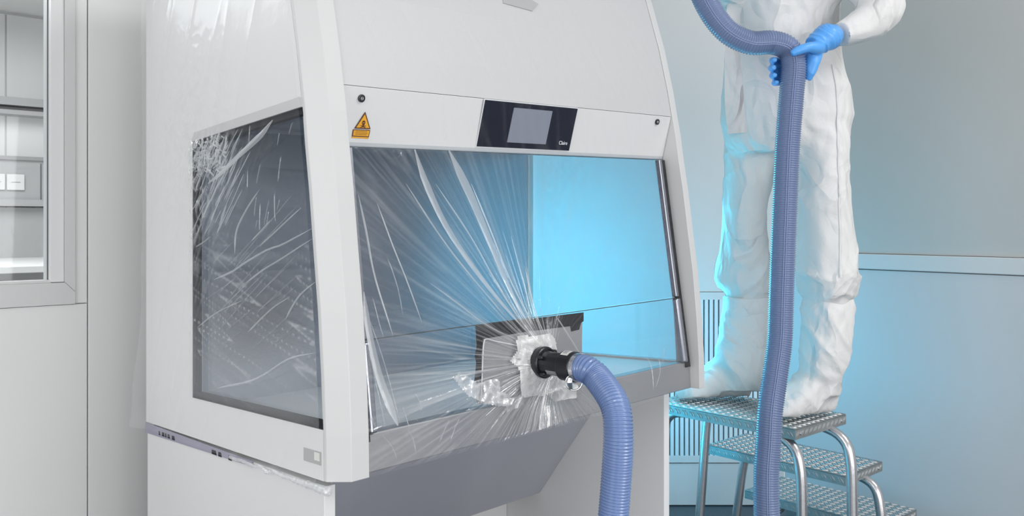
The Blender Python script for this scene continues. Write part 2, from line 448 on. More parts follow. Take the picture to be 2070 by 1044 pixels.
for x in (-3.4, -.6, 2.2):
    for y in (5.08, 6.2): build('leg', *wbox(x, x + .05, y, y + .05, 0, .9), M_FARG, wt)
build('splashback', *wbox(-3.5, 2.3, 6.24, 6.28, .94, 1.29), M_FARG, wt)

# right wall: lower cladding, capped dado rail, upper panels
XR = 3.43
wr = build('wall_right', *wbox(XR + .02, XR + .12, -3.2, 1.775, 0, 3.2), M_WALLR, base=(XR, 0, 0)); tag(wr, kind='structure')
build('panel', *wbox(XR, XR + .02, -3.2, 1.765, 0, 1.000), M_WALLL, wr)
build('dado_rail', *wbox(XR - .006, XR + .02, -3.2, 1.765, 1.0035, 1.062), M_CORNER, wr, bevel=.003)
for y0, y1 in ((-3.2, -.6), (-.597, 1.765)): build('panel', *wbox(XR + .012, XR + .02, y0, y1, 1.064, 3.2), M_WALLR, wr)
# diagonal corner duct with the return air grille
def cpt(s, d, z): return Vector((XR, 1.765, 0)) - RV * s + FV * d + ZV * z     # s to the left along the facet
def fbox(s0, s1, d0, d1, z0, z1):
    v, f = wbox(s0, s1, d0, d1, z0, z1); return [cpt(*x) for x in v], f
wc = build('wall_corner', *fbox(0, .90, .015, .06, 0, 3.2), M_CORNER, base=(2.9, 2.1, 0)); tag(wc, kind='structure')
build('panel', *fbox(.004, .90, 0, .015, .895, 3.2), M_CORNER, wc)
build('panel', *fbox(.004, .90, 0, .015, .005, .178), M_CORNER, wc)
build('panel', *fbox(.004, .07, 0, .015, .182, .89), M_CORNER, wc)
gr = root('air_grille', cpt(.3, 0, .2), 'return air grille of narrow vertical slats low on the diagonal wall corner', 'grille')
build('frame', *fbox(.07, .62, -.006, .014, .862, .893), M_CORNER, gr); build('frame', *fbox(.07, .62, -.006, .014, .183, .212), M_CORNER, gr)
build('backing', *fbox(.072, .62, .012, .0145, .21, .865), M_BLACK, gr)
v0, f0 = fbox(0, .0125, -.004, .010, .211, .863); slat_me = None
for k in range(26):
    s = .078 + k * .0204
    if slat_me is None:
        o = build('slat', *fbox(s, s + .0135, -.006, .010, .211, .863), M_SLAT, gr); slat_me = o.data; s_first = s
    else:
        o = bpy.data.objects.new('slat', slat_me); COL.objects.link(o); o.parent = gr; o.location = -RV * (s - s_first)

# ================================================================== CABINET STAND
st = root('cabinet_stand', PF(.75, .6), 'white panel stand carrying the wrapped safety cabinet', 'stand')
def floor_prism(uv, wtop, name, m, bevel=.0015, label=None):
    n = len(uv); v = [P(a, b, wtop) for a, b in uv] + [PF(a, b) for a, b in uv]
    f = [tuple(range(n)), tuple(range(n, 2 * n))[::-1]] + [(i, n + i, n + (i + 1) % n, (i + 1) % n) for i in range(n)]
    o = build(name, v, f, m, st, bevel=bevel)
    if label: o['label'] = label
    return o
floor_prism([(.0, .003), (.030, .003), (.030, 1.03), (.0, 1.03)], -.012, 'side_panel', M_WHITE)
floor_prism([(1.425, .085), (1.455, .085), (1.455, 1.03), (1.425, 1.03)], -.012, 'side_panel', M_STAND)
floor_prism([(.031, .82), (1.424, .82), (1.424, .845), (.031, .845)], -.012, 'back_panel', M_WHITE)
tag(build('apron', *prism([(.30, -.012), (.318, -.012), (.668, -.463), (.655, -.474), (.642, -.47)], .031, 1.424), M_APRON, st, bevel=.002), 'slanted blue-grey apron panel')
build('top_plate', *prism([(.02, -.012), (.30, -.012), (.30, -.004), (.02, -.004)], .031, 1.424), M_STAND, st)

# ================================================================== SAFETY CABINET
UW = 1.4875
ca = root('safety_cabinet', P(.75, .5, 0), 'white biological safety cabinet with sloped glass front and control screen, wrapped in film', 'cabinet')
WIN_T, WIN_B, WIN_R = .843, .113, .692
def rear_panel(u0, u1, WIN_T, WIN_B, WIN_R, name='side_panel'):
    top = [(pf(w) + .055, w) for w in (.843, .893, .98, 1.13, 1.3, 1.45)]
    poly = [(1.04, 0), (1.04, 1.45)] + top[::-1] + [(WIN_R, WIN_T), (WIN_R, WIN_B), (pf(.113) + .055, .113), (pf(0) + .055, 0)]
    # C-shaped outline, split into three clean quads strips so no concave fill is needed
    mb = MB()
    mb.add(*prism([(pf(0) + .055, 0), (1.04, 0), (1.04, WIN_B), (pf(WIN_B) + .055, WIN_B)], u0, u1))
    mb.add(*prism([(WIN_R, WIN_B), (1.04, WIN_B), (1.04, WIN_T), (WIN_R, WIN_T)], u0, u1))
    mb.add(*prism([(1.04, WIN_T), (1.04, 1.45)] + top[::-1], u0, u1))
    return mb.make(name, M_WHITE, ca)
rear_panel(0, .03, WIN_T, WIN_B, WIN_R); rear_panel(UW - .03, UW, .865, .078, .734)
WL = (WIN_T, WIN_B, WIN_R)
def pillar(mirror, inner):
    cs = [(0, .055), (0, .044), (.0375, 0), (inner, 0), (inner, .085), (.018, .085), (.018, .055)]
    rows = []
    for w, _ in PROF:
        rows.append([P((UW - a) if mirror else a, pf(w) + b, w) for a, b in cs])
    n = len(cs); v = [x for r in rows for x in r]; f = []
    for i in range(len(rows) - 1):
        for k in range(n): f.append((i * n + k, i * n + (k + 1) % n, (i + 1) * n + (k + 1) % n, (i + 1) * n + k))
    f += [tuple(range(n))[::-1], tuple(range((len(rows) - 1) * n, len(rows) * n))]
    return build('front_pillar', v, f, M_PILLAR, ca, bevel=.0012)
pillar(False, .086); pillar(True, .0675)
# window lips and gaskets, both sides
for mir in (False, True):
    U = (lambda a: UW - a) if mir else (lambda a: a)
    def sbox(name, a0, a1, v0, v1, w0, w1, m, par=ca):
        x0, x1 = sorted((U(a0), U(a1))); return build(name, *cbox(x0, x1, v0, v1, w0, w1), m, par)
    WIN_T, WIN_B, WIN_R = (.865, .078, .734) if mir else (.843, .113, .692)
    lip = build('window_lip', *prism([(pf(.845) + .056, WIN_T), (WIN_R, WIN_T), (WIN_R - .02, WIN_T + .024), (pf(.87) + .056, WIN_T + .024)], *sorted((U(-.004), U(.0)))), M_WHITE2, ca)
    pane = build('side_window', *prism([(pf(WIN_B) + .05, WIN_B - .01), (WIN_R + .01, WIN_B - .01), (WIN_R + .01, WIN_T + .01), (pf(WIN_T) + .05, WIN_T + .01)], *sorted((U(.020), U(.026)))), M_GLASSD, ca)
    if mir: continue
    sbox('gasket', .001, .020, WIN_R - .020, WIN_R - .001, WIN_B + .001, WIN_T - .001, M_BLACK, pane)
    build('gasket', *prism([(pf(WIN_B) + .056, WIN_B + .001), (WIN_R - .012, WIN_B + .001), (WIN_R - .012, WIN_B + .017), (pf(WIN_B + .02) + .056, WIN_B + .017)], *sorted((U(.001), U(.020)))), M_BLACK, pane)
    build('gasket', *prism([(pf(WIN_T) + .056, WIN_T - .016), (WIN_R - .012, WIN_T - .016), (WIN_R - .012, WIN_T - .001), (pf(WIN_T) + .056, WIN_T - .001)], *sorted((U(.001), U(.020)))), M_BLACK, pane)
WIN_T, WIN_B, WIN_R = WL
# closed outer shell: back, top, underside
build('back_panel', *cbox(.031, UW - .031, 1.015, 1.04, .0, 1.45), M_WHITE, ca)
build('top_panel', *prism([(.215, 1.45), (1.04, 1.45), (1.04, 1.465), (.22, 1.465)], 0, UW), M_WHITE, ca)
build('underside', *cbox(.031, UW - .031, .06, 1.014, .0, .012), M_WHITE, ca)
# upper front panel (curved) and the control panel below its crease
rows = [(w, pf(w) + .004) for w in (.894, .98, 1.13, 1.3, 1.448)]
v = []; f = []
for w, a in rows: v += [P(.088, a, w), P(1.4185, a, w), P(1.4185, a + .03, w), P(.088, a + .03, w)]
for i in range(len(rows) - 1):
    for k in range(4): f.append((4 * i + k, 4 * i + (k + 1) % 4, 4 * i + 4 + (k + 1) % 4, 4 * i + 4 + k))
f += [(3, 2, 1, 0), tuple(range(4 * len(rows) - 4, 4 * len(rows)))]
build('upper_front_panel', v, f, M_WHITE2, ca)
cp = build('control_panel', *prism([(.054, .893), (vp(.757), .757), (vp(.757) + .004, .7555), (.132, .815), (.132, .893)], .088, 1.4185), M_CTRL, ca, bevel=.0015)
def pp(u, w, off=0.0): return P(u, vp(w) - off, w)
PNRM = (P(0, 0, 0) - P(0, 1, .2794)).normalized()
# touch screen
sc = build('touch_screen', *quadslab([pp(.5455, .7700), pp(.9270, .7700), pp(.9270, .8893), pp(.5455, .8893)], PNRM * .003), M_SCREEN, ca); sc['label'] = 'dark touch screen in the control panel'
build('bezel', *quadslab([pp(.5425, .7670), pp(.9300, .7670), pp(.9300, .8923), pp(.5425, .8923)], PNRM * .0012), M_PRINT, sc)
build('display', *quadslab([pp(.656, .784, .003), pp(.816, .784, .003), pp(.8168, .8757, .003), pp(.6575, .8757, .003)], PNRM * .0022), M_DISP, sc)
text_mesh('lettering', 'Claire', .0125, pp(.8735, .7855, .0026) + PNRM * .0016, CAB_X, P(0, vp(.8), .8) - P(0, vp(.7), .7), M_PRINT, sc)
# key locks
for u, w, r in ((.1422, .8658, .0075), (1.3428, .8725, .0075)):
    c = pp(u, w); xd = CAB_X.normalized(); yd = (P(0, vp(.8), .8) - P(0, vp(.7), .7)).normalized()
    k = build('key_lock', *tube([c - PNRM * .002, c + PNRM * .0014, c + PNRM * .0018], [r, r, r * .8], 20), M_BLACKP, ca)
    build('key_slot', *tube([c + PNRM * .0015, c + PNRM * .0023], [r * .45, r * .4], 14), M_CHROME, k)
    build('slot_line', *quadslab([c + PNRM * .0020 + xd * a * r + yd * b * r for a, b in ((-.08, -.35), (.08, -.35), (.08, .35), (-.08, .35))], PNRM * .0006), M_BLACK, k)
# warning label
def tri(pts, off, h):
    p = [pp(a, b) + PNRM * off for a, b in pts]; n = len(p)
    return p + [x + PNRM * h for x in p], [tuple(range(n))[::-1], tuple(range(n, 2 * n))] + [(i, (i + 1) % n, n + (i + 1) % n, n + i) for i in range(n)]
A, Bq, Cq = (.1586, .8365), (.1340, .7970), (.1822, .7975)
wl = build('warning_label', *tri([A, Bq, Cq], .0003, .0004), M_RED, ca); wl['label'] = 'yellow triangular hazard label with dark border'
g = ((A[0] + Bq[0] + Cq[0]) / 3, (A[1] + Bq[1] + Cq[1]) / 3)
sh = lambda q, s: (g[0] + (q[0] - g[0]) * s, g[1] + (q[1] - g[1]) * s)
build('triangle_field', *tri([sh(A, .78), sh(Bq, .80), sh(Cq, .80)], .0007, .0002), M_YEL, wl)
build('text_field_border', *tri([(.1305, .7788), (.1808, .7788), (.1818, .7955), (.1306, .7950)], .0003, .0004), M_RED, wl)
build('text_field', *tri([(.1328, .7808), (.1785, .7808), (.1795, .7937), (.1330, .7932)], .0007, .0002), M_YEL, wl)
build('lower_edge', *tri([(.1300, .7752), (.1806, .7752), (.1807, .7785), (.1303, .7785)], .0003, .0004), M_YEL, wl)
mb = MB()
for a, b, l in ((.139, .7905, .034), (.137, .787, .038), (.139, .7835, .034)): build('print_line', *tri([(a, b), (a + l, b), (a + l, b + .0010), (a, b + .0010)], .0009, .0002), M_RED, wl)
mb = MB()
def disc(cu, cw, r, n=12, r2=None): return tri([(cu + r * math.cos(6.2832 * i / n), cw + (r2 or r) * math.sin(6.2832 * i / n)) for i in range(n)], .0009, .0002)
mb.add(*disc(.1583, .8115, .0052)); mb.add(*tri([(.1553, .803), (.1613, .803), (.1613, .808), (.1553, .808)], .0009, .0002))
for s in (-1, 1):
    mb.add(*tri([(.1583 - s * .0085, .8040), (.1583 - s * .0080, .8055), (.1583 + s * .0085, .8005), (.1583 + s * .0080, .7990)][::s], .0009, .0002))
mb.make('skull_symbol', M_RED, wl)
mb = MB()
for a in (.1563, .1603): mb.add(*[x if i else [q + PNRM * .0002 for q in x] for i, x in enumerate(disc(a, .8115, .0011, 8))])
mb.make('skull_eyes', M_YEL, wl)
# thin grey patch high on the front, grey label low on the left side
build('grey_patch', *quadslab([P(.685, pf(1.185) + .004, 1.185), P(.805, pf(1.178) + .004, 1.178), P(.84, pf(1.205) + .004, 1.205), P(.69, pf(1.26) + .004, 1.26)], PNRM * .002), M_LABELG, ca)
rp = build('rating_label', *cbox(-.0012, 0, .0148, .0879, .0335, .0630), M_LABELG, ca)
build('print_patch', *cbox(-.0018, -.0012, .020, .042, .042, .060), M_PAPER, rp)
# sash glass: tall upper pane and lower pane meeting at a fine joint
def pane(name, w0, w1):
    return build(name, [P(u, vg(w) + d, w) for d in (0, .006) for u, w in ((.088, w0), (1.4185, w0), (1.4185, w1), (.088, w1))], BOXF, M_GLASSD, ca)
up = pane('upper_sash', .2985, .775); lo = pane('lower_sash', .062, .2965)
build('sash_edge', [P(u, vg(w) + d, w) for d in (-.0008, .007) for u, w in ((.088, .2967), (1.4185, .2930), (1.4185, .2945), (.088, .2983))], BOXF, mat('sash_joint', (.05, .06, .065), .7), up)
for side, (ua, ub, uc) in enumerate(((1.378, 1.393, 1.418), (.126, .112, .088))):
    build('guide_rail', [P(u, vg(w) - d, w) for d in (-.006, .012) for u, w in ((min(ua, ub), .30), (max(ua, ub), .30), (max(ua, ub), .752), (min(ua, ub), .752))], BOXF, M_STEEL, ca, bevel=.002)
    build('guide_seal', [P(u, vg(w) - d, w) for d in (-.006, .005) for u, w in ((min(ub, uc), .07), (max(ub, uc), .07), (max(ub, uc), .752), (min(ub, uc), .752))], BOXF, M_BLACK, ca)
    build('lower_guide', [P(u, vg(w) - d, w) for d in (-.006, .014) for u, w in ((min(ua, ub) - .002, .088), (max(ua, ub) + .004, .088), (max(ua, ub) + .004, .294), (min(ua, ub) - .002, .294))], BOXF, M_STEEL, ca, bevel=.004)
# stainless sill
build('sill', *prism([(-.018, 0), (-.019, .002), (-.0135, .084), (-.010, .088), (.05, .080), (.06, .0)], .087, 1.4190), M_SILL, ca, bevel=.003)
# stainless work chamber
build('work_surface', *cbox(.031, UW - .031, .051, .74, .066, .072), mat('work_tray_steel', (.78, .78, .77), .42, .35), ca)
build('chamber_back', *cbox(.031, UW - .031, .735, .75, .06, .90), M_STEEL, ca)
build('chamber_ceiling', *cbox(.031, UW - .031, .14, .735, .885, .90), M_STEEL, ca)
build('chamber_front', *cbox(.031, UW - .031, .135, .14, .76, .90), M_STEEL, ca)

# lilac sealing tape along the lower left edge, with dark print
tp = build('sealing_tape', [P(-.003, v, w) for v, w in ((1.038, -.002), (1.038, -.034), (.33, -.022), (.33, -.0085))] + [P(-.001, v, w) for v, w in ((1.038, -.002), (1.038, -.034), (.33, -.022), (.33, -.0085))], BOXF, M_LILAC, base=P(0, .7, -.02))
tag(tp, 'lilac sealing tape with dark print along the lower left edge of the cabinet', 'tape')
for v0, l in ((.93, .012), (.905, .020), (.88, .010), (.862, .018), (.83, .022), (.56, .03), (.52, .02), (.46, .018)):
    build('print_mark', [P(-.0036, a, w) for a, w in ((v0, -.014), (v0, -.026), (v0 - l, -.026), (v0 - l * .8, -.014))] + [P(-.003, a, w) for a, w in ((v0, -.014), (v0, -.026), (v0 - l, -.026), (v0 - l * .8, -.014))], BOXF, M_BLACK, tp)

# ================================================================== PLASTIC FILM
fl = root('plastic_film', P(.75, .5, 0) + Vector((0, 0, .001)), 'clear plastic film stretched over the cabinet and gathered at the hose port', 'film')
PU, PW = .702, .178                       # where the film is gathered
def film_off(u, w):
    r = math.hypot(u - PU, w - PW)
    return .014 + .030 * math.exp(-(r / .085) ** 2)
def surf(u, w):
    """v of whatever the film lies on"""
    if w >= .893: return pf(w) + .004
    if w >= .757: return vp(w)
    v = vg(w)
    if w < .10: v = min(v, -.018 + max(0, w) * .05)
    return v
# gathered sheet over the sash: rays run out from the port to the edges of the opening
NT, NR = 1080, 44
UA, UB, WA, WB_ = .0875, 1.4190, -.004, .752
def edge_r(t):
    c, s = math.cos(t), math.sin(t); r = 9
    if c > 1e-6: r = min(r, (UB - PU) / c)
    if c < -1e-6: r = min(r, (UA - PU) / c)
    if s > 1e-6: r = min(r, (WB_ - PW) / s)
    if s < -1e-6: r = min(r, (WA - PW) / s)
    return r
def sector(t):
    d = math.degrees(t) % 360
    def bump_(c, wd): return math.exp(-(((d - c + 180) % 360 - 180) / wd) ** 2)
    return .12 + .95 * bump_(265, 52) + .75 * bump_(185, 26) + .50 * bump_(125, 28) + .30 * bump_(75, 25)
v = []; cre = []
for i in range(NT):
    t = 2 * math.pi * i / NT; R_ = edge_r(t); st_ = sector(t); c, s = math.cos(t), math.sin(t)
    for k in range(NR):
        q = k / (NR - 1); r = .034 + (R_ - .034) * q ** 1.35
        u, w = PU + c * r, PW + s * r
        k1 = rid(c * 11 + 3, s * 11, r * 2.2); k2 = rid(c * 27, s * 27 + 5, r * 1.2 + 4); k3 = rid(c * 60 + 9, s * 60, r * .8)
        fade = sstep(0, .05, r) * (1 - .75 * sstep(.18, .55, r))
        ed = sstep(0, .04, q) * sstep(0, .03, 1 - q)
        h = (k1 ** 5 * .006 + k2 ** 4 * .0035 + k3 ** 4 * .0014) * st_ * fade * ed
        v.append(P(u, surf(u, w) - film_off(u, w) - h, w))
        cz = (sstep(.90, 1, k1) * .5 + sstep(.86, 1, k2) * .6 + sstep(.84, 1, k3) * .45) * st_ * (.12 + .88 * fade)
        cz += .03 * math.exp(-(r / .10) ** 2)
        cre.append(min(1, max(0, cz)))
f = [(i * NR + k, i * NR + k + 1, ((i + 1) % NT) * NR + k + 1, ((i + 1) % NT) * NR + k) for i in range(NT) for k in range(NR - 1)]
fs = build('front_sheet', v, f, M_FILM, fl, smooth=True, recalc=False); add_attr(fs, cre)
# the sheet goes on up over the control panel and upper front
v = []; cre = []; nu, nw = 180, 60
for j in range(nw + 1):
    w = .7525 + (1.44 - .7525) * j / nw
    for i in range(nu + 1):
        u = .092 + (1.414 - .092) * i / nu
        k1 = rid(u * 9 + w * 4, w * 1.2, 3); k2 = rid(u * 24 + w * 9, w * 2.0, 8)
        v.append(P(u, surf(u, w) - .006 - k1 ** 6 * .003 - .008 * sstep(.80, .7525, w), w))
        cre.append((sstep(.93, 1, k1) * .10 + sstep(.93, 1, k2) * .06))
f = [(j * (nu + 1) + i, j * (nu + 1) + i + 1, (j + 1) * (nu + 1) + i + 1, (j + 1) * (nu + 1) + i) for j in range(nw) for i in range(nu)]
us = build('upper_sheet', v, f, M_FILMU, fl, smooth=True, recalc=False); add_attr(us, cre)

def side_off(v_, w):
    e = math.exp(-((v_ - 1.06) / .05) ** 2) * (.003 + .022 * math.exp(-((w - .06) / .22) ** 2)) + .012 * math.exp(-((w + .01) / .03) ** 2)
    win = 1 if (pf(w) + .06 < v_ < WIN_R and WIN_B < w < WIN_T) else 0
    return .008 + e
def side_sheet(name, U, sgn, m, seed, nv=240, nw2=260):
    v = []; cre = []
    for j in range(nw2 + 1):
        w = -.012 + (1.45 + .012) * j / nw2
        for i in range(nv + 1):
            a = i / nv; v0 = pf(max(0, w)) + .056
            vv = v0 + (1.046 + .034 * math.exp(-((w - .06) / .16) ** 2) - v0) * a
            vv += .010 * noise.noise((w * 7 + seed, 0, 5)) * sstep(.9, 1.0, a)
            wind = sstep(-.01, .02, WIN_R - vv) * sstep(-.01, .02, w - WIN_B) * sstep(-.01, .02, WIN_T - w)
            # crumple in the top back corner of the window, drawn folds lower down
            cor = sstep(.40, .0, math.hypot((vv - WIN_R) * 1.1, (w - WIN_T) * 1.0) - .02)
            d1 = vv * .80 + w * .60; d2 = vv * .60 - w * .80       # along / across the upper diagonal folds
            e1 = vv * .88 - w * .47; e2 = vv * .47 + w * .88
            kc = rid(vv * 30 + seed, w * 30, 2); kd = rid(d2 * 3.5 + seed, d1 * 46, 6); ke = rid(e2 * 3 + seed, e1 * 2 , w * 4)
            kl = rid(vv * 2.2 + seed, (w - vv * .28) * 34, 9)
            band = math.exp(-((d1 - .93) / .16) ** 2)
            low = math.exp(-((w - .36) / .20) ** 2)
            h = kc ** 3 * .007 * cor * (.4 + .6 * wind) + kd ** 4 * .004 * band * wind + kl ** 6 * .003 * low * wind + .0015 * noise.noise((vv * 5, w * 3, seed)) + rid(vv * 5 + w * 2.2, w * .8 + seed, 1) ** 10 * .002 * (1 - wind)
            edge = 1
            v.append(P(U - sgn * (side_off(vv, w) * edge + .0015 + h * edge), vv, w))
            cz = sstep(.80, 1, kc) * .75 * cor * (.3 + .7 * wind) + sstep(.86, 1, kd) * .55 * band * wind + sstep(.95, 1, kl) * .45 * low * wind
            cz += .10 * sstep(.86, 1.0, a) * (.6 + .4 * kc) + sstep(.94, 1, rid(vv * 5 + w * 2.2, w * .8 + seed, 1)) * .10 * (1 - wind) + .24 * sstep(.52, .16, w) * wind * sstep(.0, .25, vv + .1)  # last term: haze painted in low on the window to brighten it
            cre.append(min(1, cz))
    n = nv + 1
    f = [(j * n + i, j * n + i + 1, (j + 1) * n + i + 1, (j + 1) * n + i) for j in range(nw2) for i in range(nv)]
    o = build(name, v, f, m, fl, smooth=True, recalc=False); add_attr(o, cre); return o
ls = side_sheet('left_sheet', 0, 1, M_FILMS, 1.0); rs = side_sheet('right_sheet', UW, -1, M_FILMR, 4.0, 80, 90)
rs['label'] = 'bunched cloudy film over the right side window'

def fold(path, wd0, wd1, h, m=None, name='fold', nrm=None):
    """a pinched pleat of film: a low ridge tapering along its run"""
    pts, L_ = spline(path, 18); T, _ = frames(pts); n = nrm; v = []; f = []
    for i, p in enumerate(pts):
        q = i / 17; wd = wd0 + (wd1 - wd0) * q; tp_ = min(1, 6 * q + .15, 6 * (1 - q) + .15)
        s = T[i].cross(n).normalized() * (wd * .5 * tp_)
        v += [p - s, p - s * .4 + n * h * tp_, p + s * .4 + n * h * tp_, p + s]
    for i in range(17):
        for k in range(3): f.append((4 * i + k, 4 * i + k + 1, 4 * i + 5 + k, 4 * i + 4 + k))
    return v, f
FN = (P(0, 0, 0) - P(0, 1, -.143)).normalized()
def FP(uw): u, w = uw; return P(u, surf(u, w) - film_off(u, w) - .003, w)
def ffold(uws, a, b, h=.002): return fold([FP(x) for x in uws], a, b, h, nrm=FN)
BIG = [([(0.3146, 0.7515), (0.3406, 0.6674), (0.4038, 0.5427), (0.5167, 0.4001), (0.6433, 0.2624)], .020, .006),
       ([(0.4307, 0.7526), (0.4912, 0.6355), (0.5495, 0.5027), (0.6089, 0.3672), (0.6726, 0.2487)], .027, .006),
       ([(0.3735, 0.6651), (0.487, 0.5117), (0.5687, 0.3769), (0.651, 0.2616)], .004, .003),
       ([(0.4989, 0.6658), (0.5542, 0.5356), (0.61, 0.4003), (0.6812, 0.2531)], .004, .003),
       ([(0.2756, 0.6645), (0.3618, 0.544), (0.4506, 0.439), (0.5936, 0.2898)], .0035, .002),
       ([(0.1811, 0.616), (0.2154, 0.5161), (0.2487, 0.4307), (0.2862, 0.3236)], .0035, .002),
       ([(0.1275, 0.6365), (0.1416, 0.5482), (0.1552, 0.4426), (0.1943, 0.3001)], .006, .0035),
       ([(0.12, 0.4105), (0.1239, 0.3247), (0.1447, 0.2091), (0.1833, 0.0961)], .012, .020),
       ([(0.3232, 0.4172), (0.4059, 0.3616), (0.5105, 0.2916), (0.624, 0.2381)], .0035, .003),
       ([(0.6705, 0.4394), (0.6794, 0.3686), (0.6927, 0.3001), (0.7041, 0.2453)], .002, .002),
       ([(0.4069, 0.5274), (0.5014, 0.4205), (0.5806, 0.3301), (0.6536, 0.2533)], .0025, .002),
       ([(0.7734, 0.2926), (0.8077, 0.2452), (0.8606, 0.1754)], .004, .003)]
for b in BIG: tag(build('fold', *ffold(*b), M_FOLD, fl, smooth=True))
rng = random.Random(11); mb = MB()
def rayfold(deg, r0, r1, a, h=.0015):
    t = math.radians(deg); uws = []
    for q in (0, .33, .66, 1):
        r = r0 + (r1 - r0) * q; tt = t + rng.uniform(-.012, .012); u, w = PU + math.cos(tt) * r, PW + math.sin(tt) * r
        uws.append((min(max(u, UA + .002), UB - .002), min(max(w, WA + .003), WB_ - .002)))
    mb.add(*ffold(uws, a, a * .6, h))
for _ in range(34): rayfold(rng.gauss(262, 26), rng.uniform(.06, .11), rng.uniform(.15, .24), rng.uniform(.0015, .004))
for _ in range(20): rayfold(rng.gauss(182, 14), rng.uniform(.05, .09), rng.uniform(.15, .30), rng.uniform(.0015, .005))
for _ in range(18): rayfold(rng.uniform(95, 150), rng.uniform(.05, .10), rng.uniform(.16, .34), rng.uniform(.001, .003))
for _ in range(10): rayfold(rng.uniform(40, 95), rng.uniform(.04, .07), rng.uniform(.10, .16), rng.uniform(.001, .0025))
for uws in ([(0.117, 0.2859), (0.1346, 0.1825), (0.1465, 0.0935)], [(0.1269, 0.3528), (0.162, 0.2351), (0.1905, 0.0949)], [(0.1027, 0.1761), (0.1136, 0.1191), (0.1278, 0.0924)], [(0.2029, 0.1382), (0.2115, 0.1083), (0.2174, 0.0811)], [(0.2434, 0.1607), (0.2559, 0.1356), (0.2608, 0.1117)],
            [(0.138, 0.0817), (0.1634, 0.0493), (0.1746, 0.0193)], [(0.2115, 0.0822), (0.2264, 0.0545), (0.2316, 0.0217)], [(0.3448, 0.0826), (0.3256, 0.0599), (0.3063, 0.0341)], [(0.3775, 0.0807), (0.3578, 0.0566), (0.3433, 0.0332)],
            [(1.232, 0.1274), (1.2277, 0.0823), (1.1965, 0.0338)], [(1.1684, 0.1351), (1.1835, 0.0957), (1.1849, 0.0281)], [(1.2679, 0.146), (1.2573, 0.1212), (1.2479, 0.1025)],
            [(0.1971, 0.4872), (0.2192, 0.4149), (0.2294, 0.3433)], [(0.1431, 0.3972), (0.1574, 0.327), (0.1682, 0.2915)]):
    mb.add(*ffold(uws, .0026, .0018))
tag(mb.make('fine_folds', M_FINE, fl, smooth=True), kind='stuff')
SN = -CAB_X.normalized()
def SP(vw): return P(-.013 - side_off(*vw) * .0, vw[0], vw[1])
def sfold(vws, a, b, h=.002): return fold([SP(x) for x in vws], a, b, h, nrm=SN)
SBIG = [([(0.5267, 0.4495), (0.4169, 0.4706), (0.3545, 0.4898), (0.2377, 0.5196), (0.1645, 0.53), (0.0321, 0.5612)], .005, .003),
        ([(0.2746, 0.5293), (0.183, 0.567), (0.0782, 0.6108)], .003, .002), ([(0.3127, 0.5455), (0.2622, 0.5687), (0.2184, 0.5914)], .003, .002),
        ([(0.4059, 0.5151), (0.3949, 0.5731), (0.3492, 0.6182), (0.2746, 0.6688)], .006, .002), ([(0.3545, 0.4373), (0.2622, 0.4697), (0.1737, 0.4953), (0.0321, 0.5381)], .004, .0025),
        ([(0.2089, 0.8296), (0.2746, 0.7986), (0.3921, 0.7631), (0.5267, 0.7168)], .014, .010), ([(0.2499, 0.8132), (0.3256, 0.7872), (0.4478, 0.7414), (0.5663, 0.7113)], .008, .008),
        ([(0.5058, 0.1602), (0.2999, 0.2008), (0.1373, 0.2623), (0.0239, 0.2844)], .005, .003), ([(0.3334, 0.3169), (0.216, 0.3766), (0.1284, 0.4083)], .003, .002),
        ([(0.1486, 0.3562), (0.0889, 0.4087), (0.0198, 0.4423)], .003, .002), ([(0.6294, 0.3178), (0.5058, 0.3622), (0.3651, 0.3959)], .003, .002), ([(0.6424, 0.5415), (0.5819, 0.5555), (0.5449, 0.5674)], .003, .002)]
for b in SBIG: build('fold', *sfold(*b), M_FOLD, fl, smooth=True)
mb = MB()
def pxfold(v0, w0, ang, l, a):
    dv, dw = math.cos(ang) * l, math.sin(ang) * l
    v1, w1 = v0 - dv, w0 + dw
    if not (WIN_B < w1 < WIN_T and pf(w1) + .07 < v1 < WIN_R + .01): return
    mb.add(*sfold([(v0, w0), ((v0 + v1) / 2 + rng.uniform(-.0015, .0015), (w0 + w1) / 2 + rng.uniform(-.0015, .0015)), (v1, w1)], a, a * .6, .0015))
for _ in range(64): pxfold(rng.uniform(.42, .69), rng.uniform(.56, .80), rng.gauss(.74, .05), rng.uniform(.03, .14), rng.uniform(.001, .0035))
for _ in range(110): pxfold(rng.uniform(.46, .69), rng.uniform(.74, .84), rng.uniform(-.6, 1.7), rng.uniform(.012, .04), rng.uniform(.002, .008))
tag(mb.make('crumple_folds', M_FOLD, fl, smooth=True), kind='stuff'); mb = MB()
for _ in range(30): pxfold(rng.uniform(.12, .60), rng.uniform(.26, .50), rng.gauss(.44, .06), rng.uniform(.10, .34), rng.uniform(.0008, .0022))
for _ in range(14): pxfold(rng.uniform(.12, .35), rng.uniform(.55, .80), rng.gauss(1.25, .2), rng.uniform(.02, .07), rng.uniform(.001, .0025))
tag(mb.make('fine_folds', M_FINE, fl, smooth=True), kind='stuff')
# rumpled hem of the film along the lower left edge
hp, _ = spline([P(-.010 - .004 * noise.noise((i * .7, 2, 0)), .44 - .47 * i / 14, -.014 + .006 * noise.noise((i * .9, 0, 4))) for i in range(15)], 120)
hm = build('hem', *tube(hp, [.0030 + .004 * abs(noise.noise((i * .21, 3, 1))) + .005 * (i / 119) ** 4 for i in range(120)], 10), M_CRUMP, fl, smooth=True); add_attr(hm, [.05] * len(hm.data.vertices))
